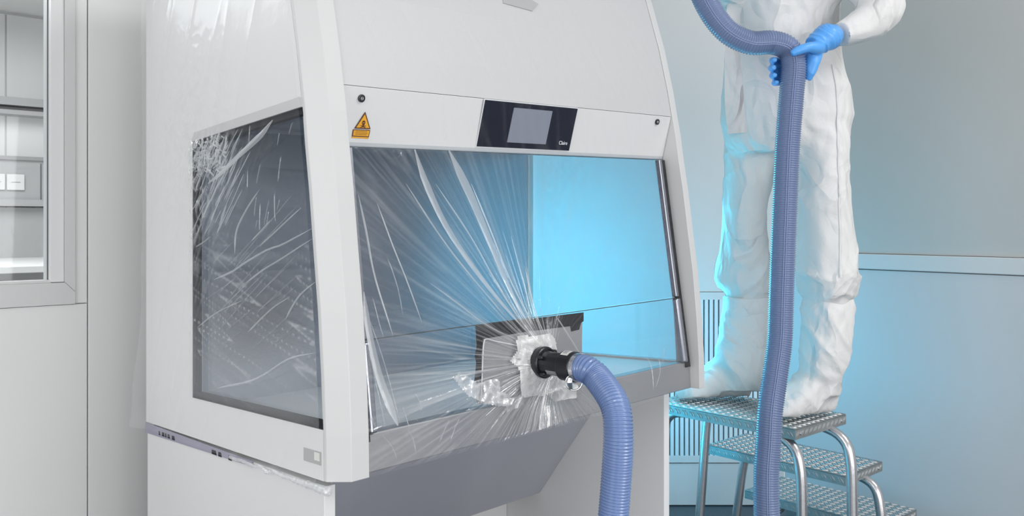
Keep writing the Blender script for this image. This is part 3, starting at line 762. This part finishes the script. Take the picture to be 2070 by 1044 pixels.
# bunched cloudy scraps beside and below the port
def scrap(name, uws, n_in, lift, m, seed, parent, off=.004):
    """crumpled flat piece filling an outline given on the sash plane"""
    us = [q[0] for q in uws]; ws = [q[1] for q in uws]; nn = 34
    def inside(u, w):
        c = False; j = len(uws) - 1
        for i in range(len(uws)):
            if ((uws[i][1] > w) != (uws[j][1] > w)) and u < (uws[j][0] - uws[i][0]) * (w - uws[i][1]) / (uws[j][1] - uws[i][1]) + uws[i][0]: c = not c
            j = i
        return c
    idx = {}; v = []; cr = []; f = []
    du = (max(us) - min(us)) / nn; dw = (max(ws) - min(ws)) / nn
    def vid(i, j):
        if (i, j) not in idx:
            u, w = min(us) + i * du, min(ws) + j * dw
            h = rid(u * 34 + seed, w * 34, seed) ** 3 * lift + noise.noise((u * 14, w * 14, seed)) * lift * .4
            idx[(i, j)] = len(v); v.append(P(u, surf(u, w) - film_off(u, w) - off - max(0, h), w)); cr.append(rid(u * 34 + seed, w * 34, seed) ** 4)
        return idx[(i, j)]
    for i in range(nn):
        for j in range(nn):
            if inside(min(us) + (i + .5) * du, min(ws) + (j + .5) * dw): f.append((vid(i, j), vid(i + 1, j), vid(i + 1, j + 1), vid(i, j + 1)))
    o = build(name, v, f, m, parent, smooth=True, base=None if parent is not None else v[0]); add_attr(o, cr); return o
scrap('crumpled_patch', [(0.3702, 0.178), (0.392, 0.1908), (0.4505, 0.1545), (0.5221, 0.157), (0.5195, 0.1259), (0.5663, 0.1063), (0.5441, 0.0819), (0.4829, 0.0965), (0.4093, 0.1299)], 0, .006, M_CRUMP, 2.0, fl)
scrap('crumpled_patch', [(0.4686, 0.1582), (0.5257, 0.1565), (0.523, 0.1128), (0.5364, 0.0919), (0.4607, 0.1012)], 0, .006, M_CRUMP, 3.0, fl)
scrap('crumpled_patch', [(0.5398, 0.1027), (0.6031, 0.1008), (0.6034, 0.0776), (0.542, 0.0671)], 0, .006, M_CRUMP, 5.0, fl)

# ================================================================== PORT PLATE, COUPLING, TAPE
def GP(uw, off): return P(uw[0], vg(uw[1]) - off, uw[1])
pl = root('port_plate', GP((.68, .06), .010), 'grey port plate edged with black tape at the foot of the glass, behind the film', 'plate')
def outline(uws, o0, o1):
    n = len(uws); return [GP(x, o0) for x in uws] + [GP(x, o1) for x in uws], [tuple(range(n)), tuple(range(n, 2 * n))[::-1]] + [(i, n + i, n + (i + 1) % n, (i + 1) % n) for i in range(n)]
build('plate', *outline([(0.4762, 0.29), (0.8996, 0.2837), (0.8585, 0.0761), (0.8528, 0.0563), (0.4537, 0.1011)], .003, .009), M_GREYP, pl)
build('black_tape', *outline([(0.472, 0.298), (0.9056, 0.2917), (0.9011, 0.2665), (0.8894, 0.2634), (0.8772, 0.2449), (0.8418, 0.243), (0.8401, 0.2585), (0.651, 0.2616), (0.5481, 0.2608), (0.4686, 0.2606)], .009, .0098), M_BLACK, pl)
build('black_tape', *outline([(0.4699, 0.2956), (0.4984, 0.2953), (0.491, 0.2556), (0.4806, 0.219), (0.4724, 0.1601), (0.4476, 0.1587), (0.4607, 0.2028), (0.458, 0.2218), (0.4683, 0.2455)], .0092, .0102), M_BLACK, pl)
# upright bent rim of the clear cover
rim, _ = spline([GP(x, .013) for x in ((0.461, 0.1037), (0.4737, 0.1699), (0.49, 0.2481), (0.5023, 0.2594), (0.532, 0.251), (0.6225, 0.2278))], 30)
build('cover_rim', *tube(rim, .0013, 8), M_PRINT, pl, smooth=True)

tpz = scrap('tape_patch', [(0.6048, 0.2559), (0.6604, 0.2525), (0.732, 0.2489), (0.741, 0.2291), (0.7302, 0.2009), (0.7573, 0.1535), (0.7357, 0.1231), (0.6859, 0.0909), (0.5996, 0.0988), (0.6021, 0.1392), (0.5974, 0.1706), (0.5729, 0.1954), (0.5969, 0.2168)], 0, .005, M_TAPE, 7.0, None, .002)
tag(tpz, 'torn white tape patch sealing the film around the black hose coupling', 'tape')
tp2 = scrap('tape_patch', [(0.695, 0.1223), (0.747, 0.1295), (0.8278, 0.0967), (0.8217, 0.0624), (0.7222, 0.0671), (0.6937, 0.0898)], 0, .006, M_TAPE, 9.0, None, .001)
tag(tp2, 'crumpled white tape scrap below the black hose coupling', 'tape')

KA = (P(0, 0, 0) - P(0, 1, 0)).normalized()          # the coupling points straight out of the glass
KA = (KA + CAB_X.normalized() * .02 - ZV * .05).normalized()
k0 = Vector((1.3497, 1.219, 0.8833))
KX = CAB_X.normalized(); KZ = KX.cross(KA).normalized()
if KZ.z < 0: KZ = -KZ
co = root('hose_coupling', k0, 'black plastic hose coupling taped through the film, with a steel ring', 'coupling')
def lathe(prof, seg=36, c0=k0, ax=KA):
    v = []; f = []
    for d, r in prof:
        for k in range(seg):
            a = 6.28319 * k / seg; v.append(c0 + ax * d + KX * (r * math.cos(a)) + KZ * (r * math.sin(a)))
    for i in range(len(prof) - 1):
        for k in range(seg): f.append((i * seg + k, i * seg + (k + 1) % seg, (i + 1) * seg + (k + 1) % seg, (i + 1) * seg + k))
    f.append(tuple(range(seg))[::-1]); f.append(tuple(range((len(prof) - 1) * seg, len(prof) * seg)))
    return v, f
build('flange', *lathe([(-.012, .032), (0, .034), (.005, .034), (.007, .031)]), M_BLACKP, co, bevel=.001)
build('barrel', *lathe([(.004, .027), (.016, .025), (.020, .0245), (.052, .0245), (.055, .031), (.086, .0315), (.088, .0305), (.0881, .026)]), M_BLACKP, co, bevel=.0008)
for a in (.9, 2.6, 4.0, 5.4):
    c = k0 + KX * (.028 * math.cos(a)) + KZ * (.028 * math.sin(a)); build('bolt', *tube([c + KA * .004, c + KA * .016, c + KA * .019], [.005, .005, .003], 12), M_BLACKP, co, smooth=False)
def arcstrip(d0, d1, a0, a1, r, m, name, th=.0008):
    v = []; f = []; n = 10
    for i in range(n + 1):
        a = a0 + (a1 - a0) * i / n; e = KX * math.cos(a) + KZ * math.sin(a)
        for d in (d0, d1): v += [k0 + KA * d + e * r, k0 + KA * d + e * (r + th)]
    for i in range(n):
        b = 4 * i; f += [(b + 1, b + 3, b + 7, b + 5), (b, b + 4, b + 6, b + 2), (b, b + 1, b + 5, b + 4), (b + 2, b + 6, b + 7, b + 3)]
    f += [(0, 2, 3, 1), (4 * n, 4 * n + 1, 4 * n + 3, 4 * n + 2)]
    return build(name, v, f, m, co)
pl_ = arcstrip(.060, .078, 1.55, 2.2, .0314, M_PAPER, 'paper_label')
arcstrip(.064, .074, 1.7, 2.05, .0322, M_LABELG, 'print_line').parent = pl_
arcstrip(.022, .054, 3.6, 4.0, .0246, M_GREYP, 'grey_stripe')
build('clamp_band', *lathe([(.087, .0270), (.087, .0298), (.098, .0298), (.098, .0270)]), M_CHROME, co)
rc = k0 + KA * .094 + KX * -.018 - KZ * .027
rp_ = []
for i in range(29):
    a = 6.28319 * i / 28; rp_.append(rc + (KA * math.cos(a) * .7 + KX * math.cos(a) * .7 + ZV * math.sin(a)) * .0165)
build('steel_ring', *tube(rp_, .0018, 8, cap=False), M_CHROME, co, smooth=True)
build('ring_tab', *tube([rc + ZV * .010 - KX * .012, rc + ZV * .002 - KX * .014, rc - ZV * .012 - KX * .010], [.005, .006, .004], 8), M_CHROME, co)

# ================================================================== HOSES
def hose(name, pts, r, pitch, m, label, seed=0, seg=24, seam_ang=1.0):
    pts, L_ = spline(pts, 900); n = int(L_ / pitch * 6); pts, L_ = spline(pts, n)
    T, N = frames(pts); v = []; f = []
    for i, p in enumerate(pts):
        ph = (i % 6) / 6; rr = r * (1 + .05 * (1 - abs(2 * ph - 1) * 2))
        B = T[i].cross(N[i])
        for k in range(seg):
            a = 6.28319 * k / seg; v.append(p + (N[i] * math.cos(a) + B * math.sin(a)) * rr)
    for i in range(n - 1):
        for k in range(seg): f.append((i * seg + k, i * seg + (k + 1) % seg, (i + 1) * seg + (k + 1) % seg, (i + 1) * seg + k))
    rt = root(name, pts[-1], label, 'hose')
    build('ribbed_tube', v, f, m, rt, smooth=True)
    for da in (0, .16):
        a = seam_ang + da; sp = []
        for i in range(0, n, 5): sp.append(pts[i] + (N[i] * math.cos(a) + T[i].cross(N[i]) * math.sin(a)) * r * 1.02)
        build('seam_line', *tube(sp, r * .035, 6), M_SEAMH, rt, smooth=True)
    return rt
h0 = k0 + KA * .082; h1 = k0 + KA * .115 - ZV * .002
hose('suction_hose', [h0, h1, (1.3521, 1.0766, 0.867), (1.3287, 1.0188, 0.8285), (1.3175, 1.0022, 0.7762), (1.3153, 1.0039, 0.7102), (1.3101, 1.008, 0.6215), (1.3012, 1.0149, 0.4932), (1.2952, 1.0195, 0.3894), (1.3747, 1.0337, 0.213)],
     .0275, .0057, M_HOSE, 'lavender blue ribbed hose bending down from the black coupling', seam_ang=2.6)
hose('suction_hose', [(2.0848, 1.3428, 2.0106), (2.0778, 1.3229, 1.8804), (2.0866, 1.2907, 1.7794), (2.1134, 1.2509, 1.7054), (2.1587, 1.2093, 1.672), (2.2064, 1.1722, 1.672), (2.2404, 1.1458, 1.6559), (2.2531, 1.1359, 1.6129), (2.2489, 1.1392, 1.5322), (2.2404, 1.1458, 1.3978), (2.2351, 1.1499, 1.2499), (2.2308, 1.1532, 1.1155), (2.2266, 1.1565, 0.9676), (2.2136, 1.1539, 0.8615), (2.1837, 1.1519, 0.7648), (2.1549, 1.1489, 0.683), (2.1411, 1.147, 0.5936), (2.1274, 1.145, 0.518), (2.1188, 1.139, 0.4121), (2.1249, 1.1342, 0.2357), (2.1793, 1.1172, 0.0438)],
     .0310, .0062, M_HOSE2, 'slate blue ribbed hose held by the person, hanging past the step stool', seam_ang=2.6)

# ================================================================== STEP STOOL
ss = root('step_stool', (2.75, 1.38, 0), 'three-tread aluminium step stool of chequer plate on bent tube legs', 'step stool')
def tread(x0, x1, y0, y1, z, h, ridx):
    t = build('tread', *wbox(x0, x1, y0, y1, z - .0028, z), M_TREAD, ss, bevel=.0015)
    mb = MB()
    mb.add(*wbox(x0, x0 + .004, y0, y1, z - h, z - .003)); mb.add(*wbox(x1 - .004, x1, y0, y1, z - h, z - .003))
    mb.add(*wbox(x0 + .004, x1 - .004, y0, y0 + .004, z - h, z - .003)); mb.add(*wbox(x0 + .004, x1 - .004, y1 - .004, y1, z - h, z - .003))
    mb.make('tread_rim', M_TREAD, t)
    mb = MB()
    def bar(c, d, n, l, wd, hh):
        s = d.cross(n).normalized()
        p = [c - d * l, c - s * wd, c + d * l, c + s * wd]
        q = [c - d * l * .8 + n * hh, c - s * wd * .6 + n * hh, c + d * l * .8 + n * hh, c + s * wd * .6 + n * hh]
        mb.add(p + q, [(4, 5, 6, 7)] + [(i, (i + 1) % 4, 4 + (i + 1) % 4, 4 + i) for i in range(4)])
    X, Y, Z = Vector((1, 0, 0)), Vector((0, 1, 0)), Vector((0, 0, 1))
    st_ = .027; k = 0; yy = y0 + .012
    while yy < y1 - .008:
        xx = x0 + .012 + (st_ / 2 if k % 2 else 0)
        while xx < x1 - .008:
            for o in (-.0035, .0035):
                d = (X + Y if k % 2 else X - Y).normalized(); s = Vector((-d.y, d.x, 0))
                bar(Vector((xx, yy, z)) + s * o, d, Z, .0095, .0021, .0016)
            xx += st_
        yy += st_ / 2; k += 1
    for face in range(4):
        a0, a1 = (x0, x1) if face < 2 else (y0, y1); a = a0 + .014; 
        while a < a1 - .008:
            for o in (-.004, .004):
                if face == 0: c, d, n = Vector((a + o, y0, z - h / 2)), (X + Z * 1.3).normalized(), -Y
                elif face == 1: c, d, n = Vector((a + o, y1, z - h / 2)), (X + Z * 1.3).normalized(), Y
                elif face == 2: c, d, n = Vector((x0, a + o, z - h / 2)), (Y + Z * 1.3).normalized(), -X
                else: c, d, n = Vector((x1, a + o, z - h / 2)), (Y + Z * 1.3).normalized(), X
                bar(c, d, n, .0095, .0020, .0018)
            a += .0255
    tag(mb.make('raised_bars', M_BAR, t), kind='stuff')
    for px_ in (x0 + .03, x1 - .03):
        build('rivet', *tube([Vector((px_, y0 - .0005, z - h / 2)), Vector((px_, y0 - .004, z - h / 2))], [.006, .004], 10), M_ALU, t)
    return t
tread(2.306, 2.613, 1.158, 1.625, .608, .031, 0)
tread(2.655, 2.915, 1.178, 1.645, .408, .031, 1)
tread(2.895, 3.160, 1.168, 1.640, .204, .031, 2)
def arch(x, ztop, yn, yf, outn, r=.0145):
    """bent tube: foot, upright, bend under the tread, then down to the far upright"""
    c = .085
    a = [Vector((x, yn - outn - .012, .022)), Vector((x, yn - outn, ztop * .5)), Vector((x, yn - outn * .92, ztop - c * 1.25)), Vector((x, yn - outn * .55, ztop - c * .45)), Vector((x, yn + .03, ztop - r * .9)), Vector((x, yn + .12, ztop - r * .6))]
    b = [Vector((x, yf - .10, ztop - r * .7)), Vector((x, yf - .04, ztop - r * 1.1)), Vector((x, yf - .012, ztop - .035)), Vector((x, yf, ztop - .075)), Vector((x, yf + .018, ztop * .5)), Vector((x, yf + .04, .022))]
    p, _ = spline(a + b, 100)
    build('leg_tube', *tube(p, r, 16), M_ALU, ss, smooth=True)
    for q in (p[0], p[-1]): build('foot_cap', *tube([Vector((q.x, q.y, .002)), Vector((q.x, q.y, .035))], [.019, .017], 14), M_BLACK, ss)
arch(2.345, .592, 1.232, 1.60, .075); arch(2.525, .592, 1.165, 1.565, .065)
arch(2.80, .392, 1.185, 1.592, .052); arch(3.06, .188, 1.22, 1.592, .04)
for y in (1.30, 1.57): build('cross_brace', *tube([(2.35, y, .06), (2.805, y, .06), (3.08, y, .06)], .008, 10), M_ALU, ss, smooth=True)
build('cross_brace', *tube([(2.34, 1.60, .575), (2.53, 1.60, .575)], .008, 10), M_ALU, ss, smooth=True)

# ================================================================== PERSON
pe = root('person', (2.50, 1.36, .612), 'person in white hooded coverall, overshoes and blue gloves standing on step stool, holding a hose', 'person')
dT, dN, dF_ = 2.58, 2.48, 2.70
cv = MB()
# far leg (left in view), near leg, trunk: stacked sections
cv.add(*vloft([((2.5475, 1.4389, 0.9046), 0.0637, .070), ((2.5475, 1.4389, 0.9476), 0.0700, .078), ((2.545, 1.4409, 0.9842), 0.0876, .090), ((2.5437, 1.4419, 1.0319), 0.0907, .092), ((2.5318, 1.4385, 1.1039), 0.0780, .088), ((2.5237, 1.4322, 1.2148), 0.0711, .092), ((2.516, 1.4128, 1.3557), 0.0784, .105), ((2.5179, 1.3859, 1.4711), 0.0996, .115), ((2.5172, 1.3612, 1.5461), 0.1020, .10)]))
cv.add(*vloft([((2.5281, 1.1753, 0.9197), 0.0614, .068), ((2.5292, 1.1744, 0.9577), 0.0702, .076), ((2.5304, 1.1735, 0.9928), 0.0892, .090), ((2.5281, 1.1753, 1.0367), 0.0877, .090), ((2.5246, 1.178, 1.1098), 0.0907, .092), ((2.5177, 1.1834, 1.2268), 0.0833, .095), ((2.5298, 1.1993, 1.3451), 0.0811, .105), ((2.5384, 1.218, 1.4504), 0.0981, .115), ((2.5467, 1.2369, 1.5349), 0.0988, .10)]))
cv.add(*vloft([((2.5303, 1.3003, 1.3838), 0.1521, .13), ((2.5303, 1.3003, 1.4264), 0.1810, .165), ((2.5328, 1.2984, 1.5025), 0.1962, .182), ((2.5279, 1.3021, 1.5786), 0.1886, .180), ((2.5207, 1.3077, 1.6698), 0.1734, .172), ((2.5183, 1.3096, 1.7611), 0.1643, .170), ((2.5231, 1.3059, 1.8676), 0.1613, .178), ((2.5303, 1.3003, 1.9893), 0.1643, .192), ((2.5328, 1.2984, 2.0806), 0.1491, .190), ((2.5352, 1.2965, 2.1338), 0.1065, .150), ((2.5352, 1.2965, 2.1718), 0.0700, .075), ((2.5328, 1.2984, 2.2023), 0.0730, .075)]))
def limb(pts, rad, n=26):
    p, L_ = spline(pts, n); rr = []
    for i in range(n):
        q = i / (n - 1) * (len(rad) - 1); k = min(int(q), len(rad) - 2); rr.append(rad[k] + (rad[k + 1] - rad[k]) * (q - k))
    return tube(p, rr, 24)
cv.add(*limb([(2.4351, 1.197, 2.0317), (2.4789, 1.1122, 1.9399), (2.5229, 1.04, 1.8326), (2.5276, 1.0236, 1.7839), (2.4929, 1.038, 1.7481), (2.4357, 1.0635, 1.7169), (2.3939, 1.0834, 1.7009)], [.085, .082, .078, .074, .066, .058, .043]))
cv.add(*limb([(2.6132, 1.4132, 2.1294), (2.54, 1.4448, 2.0031), (2.4403, 1.421, 1.8999), (2.3402, 1.3722, 1.8932), (2.2518, 1.3143, 1.9605), (2.2185, 1.2768, 2.0073)], [.085, .08, .068, .062, .055, .043]))
# hood
cv.add(*vloft([((2.5352, 1.2965, 2.1642), .066, .072), ((2.5328, 1.2984, 2.2099), .088, .088), ((2.5255, 1.304, 2.2707), .104, .096), ((2.5231, 1.3059, 2.3316), .112, .100), ((2.5279, 1.3021, 2.3848), .098, .090), ((2.5328, 1.2984, 2.4244), .06, .055)]))
v, n, f = fuse(cv, .0085, 5)
def wr(p, nn):
    """cloth wrinkles: soft bags, drawn diagonal creases, knots at the knees and elbow"""
    kz = p.z
    knee = math.exp(-((kz - 1.01) / .07) ** 2); crotch = math.exp(-((kz - 1.34) / .12) ** 2)
    a = noise.noise(p * 7) * .008
    q = p.dot(RV); b = rid(q * 8 + kz * 3, kz * 3.5 - q * 3, p.dot(FV) * 6) ** 4 * .012
    c = rid(q * 9 - kz * 6, kz * 10 + q * 5, p.dot(FV) * 8) ** 6 * .022 * (knee + .35 * crotch + .12)
    d = rid(q * 18 + kz * 8, kz * 9, p.dot(FV) * 16) ** 5 * .004
    return (a * .6 + b * .20 + c * .50 + d * .30) - .0115
v = [p + nn * wr(p, nn) for p, nn in zip(v, n)]
cvo = build('coverall', v, f, M_SUIT, pe, smooth=True)
from mathutils.bvhtree import BVHTree
bvh = BVHTree.FromPolygons(v, f)
def on_cloth(p, off):
    h, nn, _, _ = bvh.ray_cast(Vector(p) - FV * .4, FV)
    return (h - FV * off) if h else Vector(p) + FV * .12
def strip(name, pts, wd, off):
    p_, _ = spline(pts, 40); v_ = []; f_ = []
    for q in p_: v_ += [on_cloth(q - RV * wd, -.004), on_cloth(q - RV * wd * .9, off), on_cloth(q + RV * wd * .9, off), on_cloth(q + RV * wd, -.004)]
    for i in range(39):
        for k in range(3): f_.append((4 * i + k, 4 * i + k + 1, 4 * i + 5 + k, 4 * i + 4 + k))
    o = build(name, v_, f_, M_SUIT, cvo, smooth=True); o.parent = cvo; return o
strip('zip_placket', [(2.2991, 1.2775, 1.9534), (2.2923, 1.2827, 1.825), (2.2878, 1.2862, 1.6537), (2.289, 1.2853, 1.5253), (2.2968, 1.2792, 1.4511)], .020, .0015)
strip('side_seam', [(2.4815, 1.1355, 1.6395), (2.4917, 1.1276, 1.5396), (2.4894, 1.1294, 1.4254), (2.4872, 1.1311, 1.2542), (2.4883, 1.1303, 1.1329), (2.486, 1.132, 1.0259)], .004, .002)
build('face', *vloft([((2.4321, 1.3387, 2.2084), .028, .040), ((2.425, 1.3442, 2.2385), .040, .060), ((2.4202, 1.3479, 2.2731), .046, .066), ((2.4214, 1.347, 2.3107), .044, .066), ((2.4297, 1.3405, 2.3482), .030, .05)], 20), M_SKIN, pe, smooth=True)
# overshoes: each shaft and foot one skin
def shoe(shaft, foot):
    mb = MB(); mb.add(*vloft(shaft)); mb.add(*foot)
    v, n, f = fuse(mb, .0075, 4)
    v = [p + nn * (noise.noise(p * 9) * .004 + rid(p.dot(RV) * 9 + p.z * 8, p.z * 4, p.dot(FV) * 7) ** 6 * .005 + rid(p.dot(RV) * 20 + p.z * 12, p.z * 6, 4) ** 6 * .003 - .0095) for p, nn in zip(v, n)]
    for p in v: p.z = max(p.z, .6105)
    return build('overshoe', v, f, M_SHOE, pe, smooth=True)
def footloft(heel, toe, hw, heights):
    heel = Vector(heel); toe = Vector(toe); d = (toe - heel); L_ = d.length; d.normalize(); s = Vector((-d.y, d.x, 0)); rows = []; v = []; f = []; seg = 24
    for q, wk, hk in heights:
        c = heel + d * (q * L_)
        for k in range(seg):
            a = 6.28319 * k / seg; ca, sa = math.cos(a), math.sin(a)
            zz = hk * (.5 + .5 * math.copysign(abs(sa) ** .8, sa))
            v.append(Vector((c.x, c.y, .611)) + s * (hw * wk * math.copysign(abs(ca) ** .75, ca)) + ZV * zz)
    nr = len(heights)
    for i in range(nr - 1):
        for k in range(seg): f.append((i * seg + k, i * seg + (k + 1) % seg, (i + 1) * seg + (k + 1) % seg, (i + 1) * seg + k))
    f.append(tuple(range(seg))[::-1]); f.append(tuple(range((nr - 1) * seg, nr * seg)))
    return v, f
HT = [(-.02, .55, .07), (.03, .85, .13), (.18, .95, .16), (.38, .98, .15), (.55, 1.0, .115), (.72, 1.05, .085), (.88, .95, .062), (.98, .65, .045), (1.02, .3, .03)]
shoe([((2.5197, 1.1945, 0.6691), 0.0617, .062), ((2.522, 1.1927, 0.7102), 0.0675, .060), ((2.5154, 1.1852, 0.7369), 0.0673, .062), ((2.52, 1.1816, 0.7662), 0.0731, .070), ((2.5258, 1.1771, 0.832), 0.0775, .080), ((2.5292, 1.1744, 0.8978), 0.0760, .078), ((2.5304, 1.1735, 0.946), 0.0746, .076), ((2.5315, 1.1726, 0.9694), 0.0687, .070)],
     footloft((2.578, 1.190, 0), (2.335, 1.245, 0), .056, HT))
shoe([((2.5274, 1.4546, 0.6419), 0.0732, .062), ((2.5299, 1.4526, 0.6817), 0.0796, .062), ((2.535, 1.4487, 0.7135), 0.0892, .066), ((2.5387, 1.4458, 0.7613), 0.0923, .074), ((2.5437, 1.4419, 0.8329), 0.0876, .078), ((2.5475, 1.4389, 0.8966), 0.0828, .078), ((2.5488, 1.438, 0.9508), 0.0796, .074)],
     footloft((2.585, 1.455, 0), (2.372, 1.575, 0), .056, HT))
# gloved hands: palm and five bent fingers closed round the hose
def hand(org, ex_, ey_, ez_, name, sgn=1):
    def q(a, b, c): return org + ex_ * a + ey_ * b + ez_ * c
    mb = MB()
    mb.add(*limb([q(.132, .082, .044), q(.116, .078, .028), q(.100, .072, .012), q(.082, .060, .008), q(.062, .046, .004)], [.031, .034, .034, .031, .029], 14))
    v_, f_ = vloft([(q(.076, .056, .006), .020, .028), (q(.062, .030, .004), .021, .040), (q(.052, .002, .008), .018, .043), (q(.047, -.022, .016), .015, .036)], 20, ax=(ex_ * .9 + ez_ * .3).normalized(), ay=(ey_ * .75 + ez_ * .55).normalized())
    mb.add(v_, f_)
    for y, ln, r in ((.020, 1.0, .0096), (-.001, 1.06, .0098), (-.022, 1.0, .0094), (-.042, .86, .0082)):
        mb.add(*limb([q(.050, y + .012, .016), q(.043, y + .004, .036), q(.020, y, .050 * ln), q(-.012, y - .003, .050), q(-.036 * ln, y - .006, .034), q(-.0435 * ln, y - .009, .010), q(-.0435 * ln, y - .010, .002)], [r * 1.15, r * 1.1, r * 1.05, r, r, r * .95, r * .75], 24))
    mb.add(*limb([q(.066, .040, -.012), q(.048, .036, -.030), q(.022, .034, -.0415), q(-.006, .024, -.0435), q(-.020, .016, -.0415)], [.020, .0165, .0135, .0125, .009], 20))
    v, n, f = fuse(mb, .0028, 4)
    ax = (q(.1, .07, 0) - q(.06, .04, 0)).normalized()
    def wk(p, nn):
        t = (p - q(.07, .05, 0)).dot(ax); return noise.noise(p * 40) * .0008 + sstep(0, .012, t) * rid(t * 75 + noise.noise(p * 25), 1.3, 0) ** 4 * .004
    v = [p + nn * wk(p, nn) for p, nn in zip(v, n)]
    return build(name, v, f, M_GLOVE, pe, smooth=True)
hand(Vector((2.2489, 1.1392, 1.6156)), RV, ZV, FV, 'glove')
hand(Vector((2.079, 1.3283, 1.923)), RV, ZV, FV, 'glove')
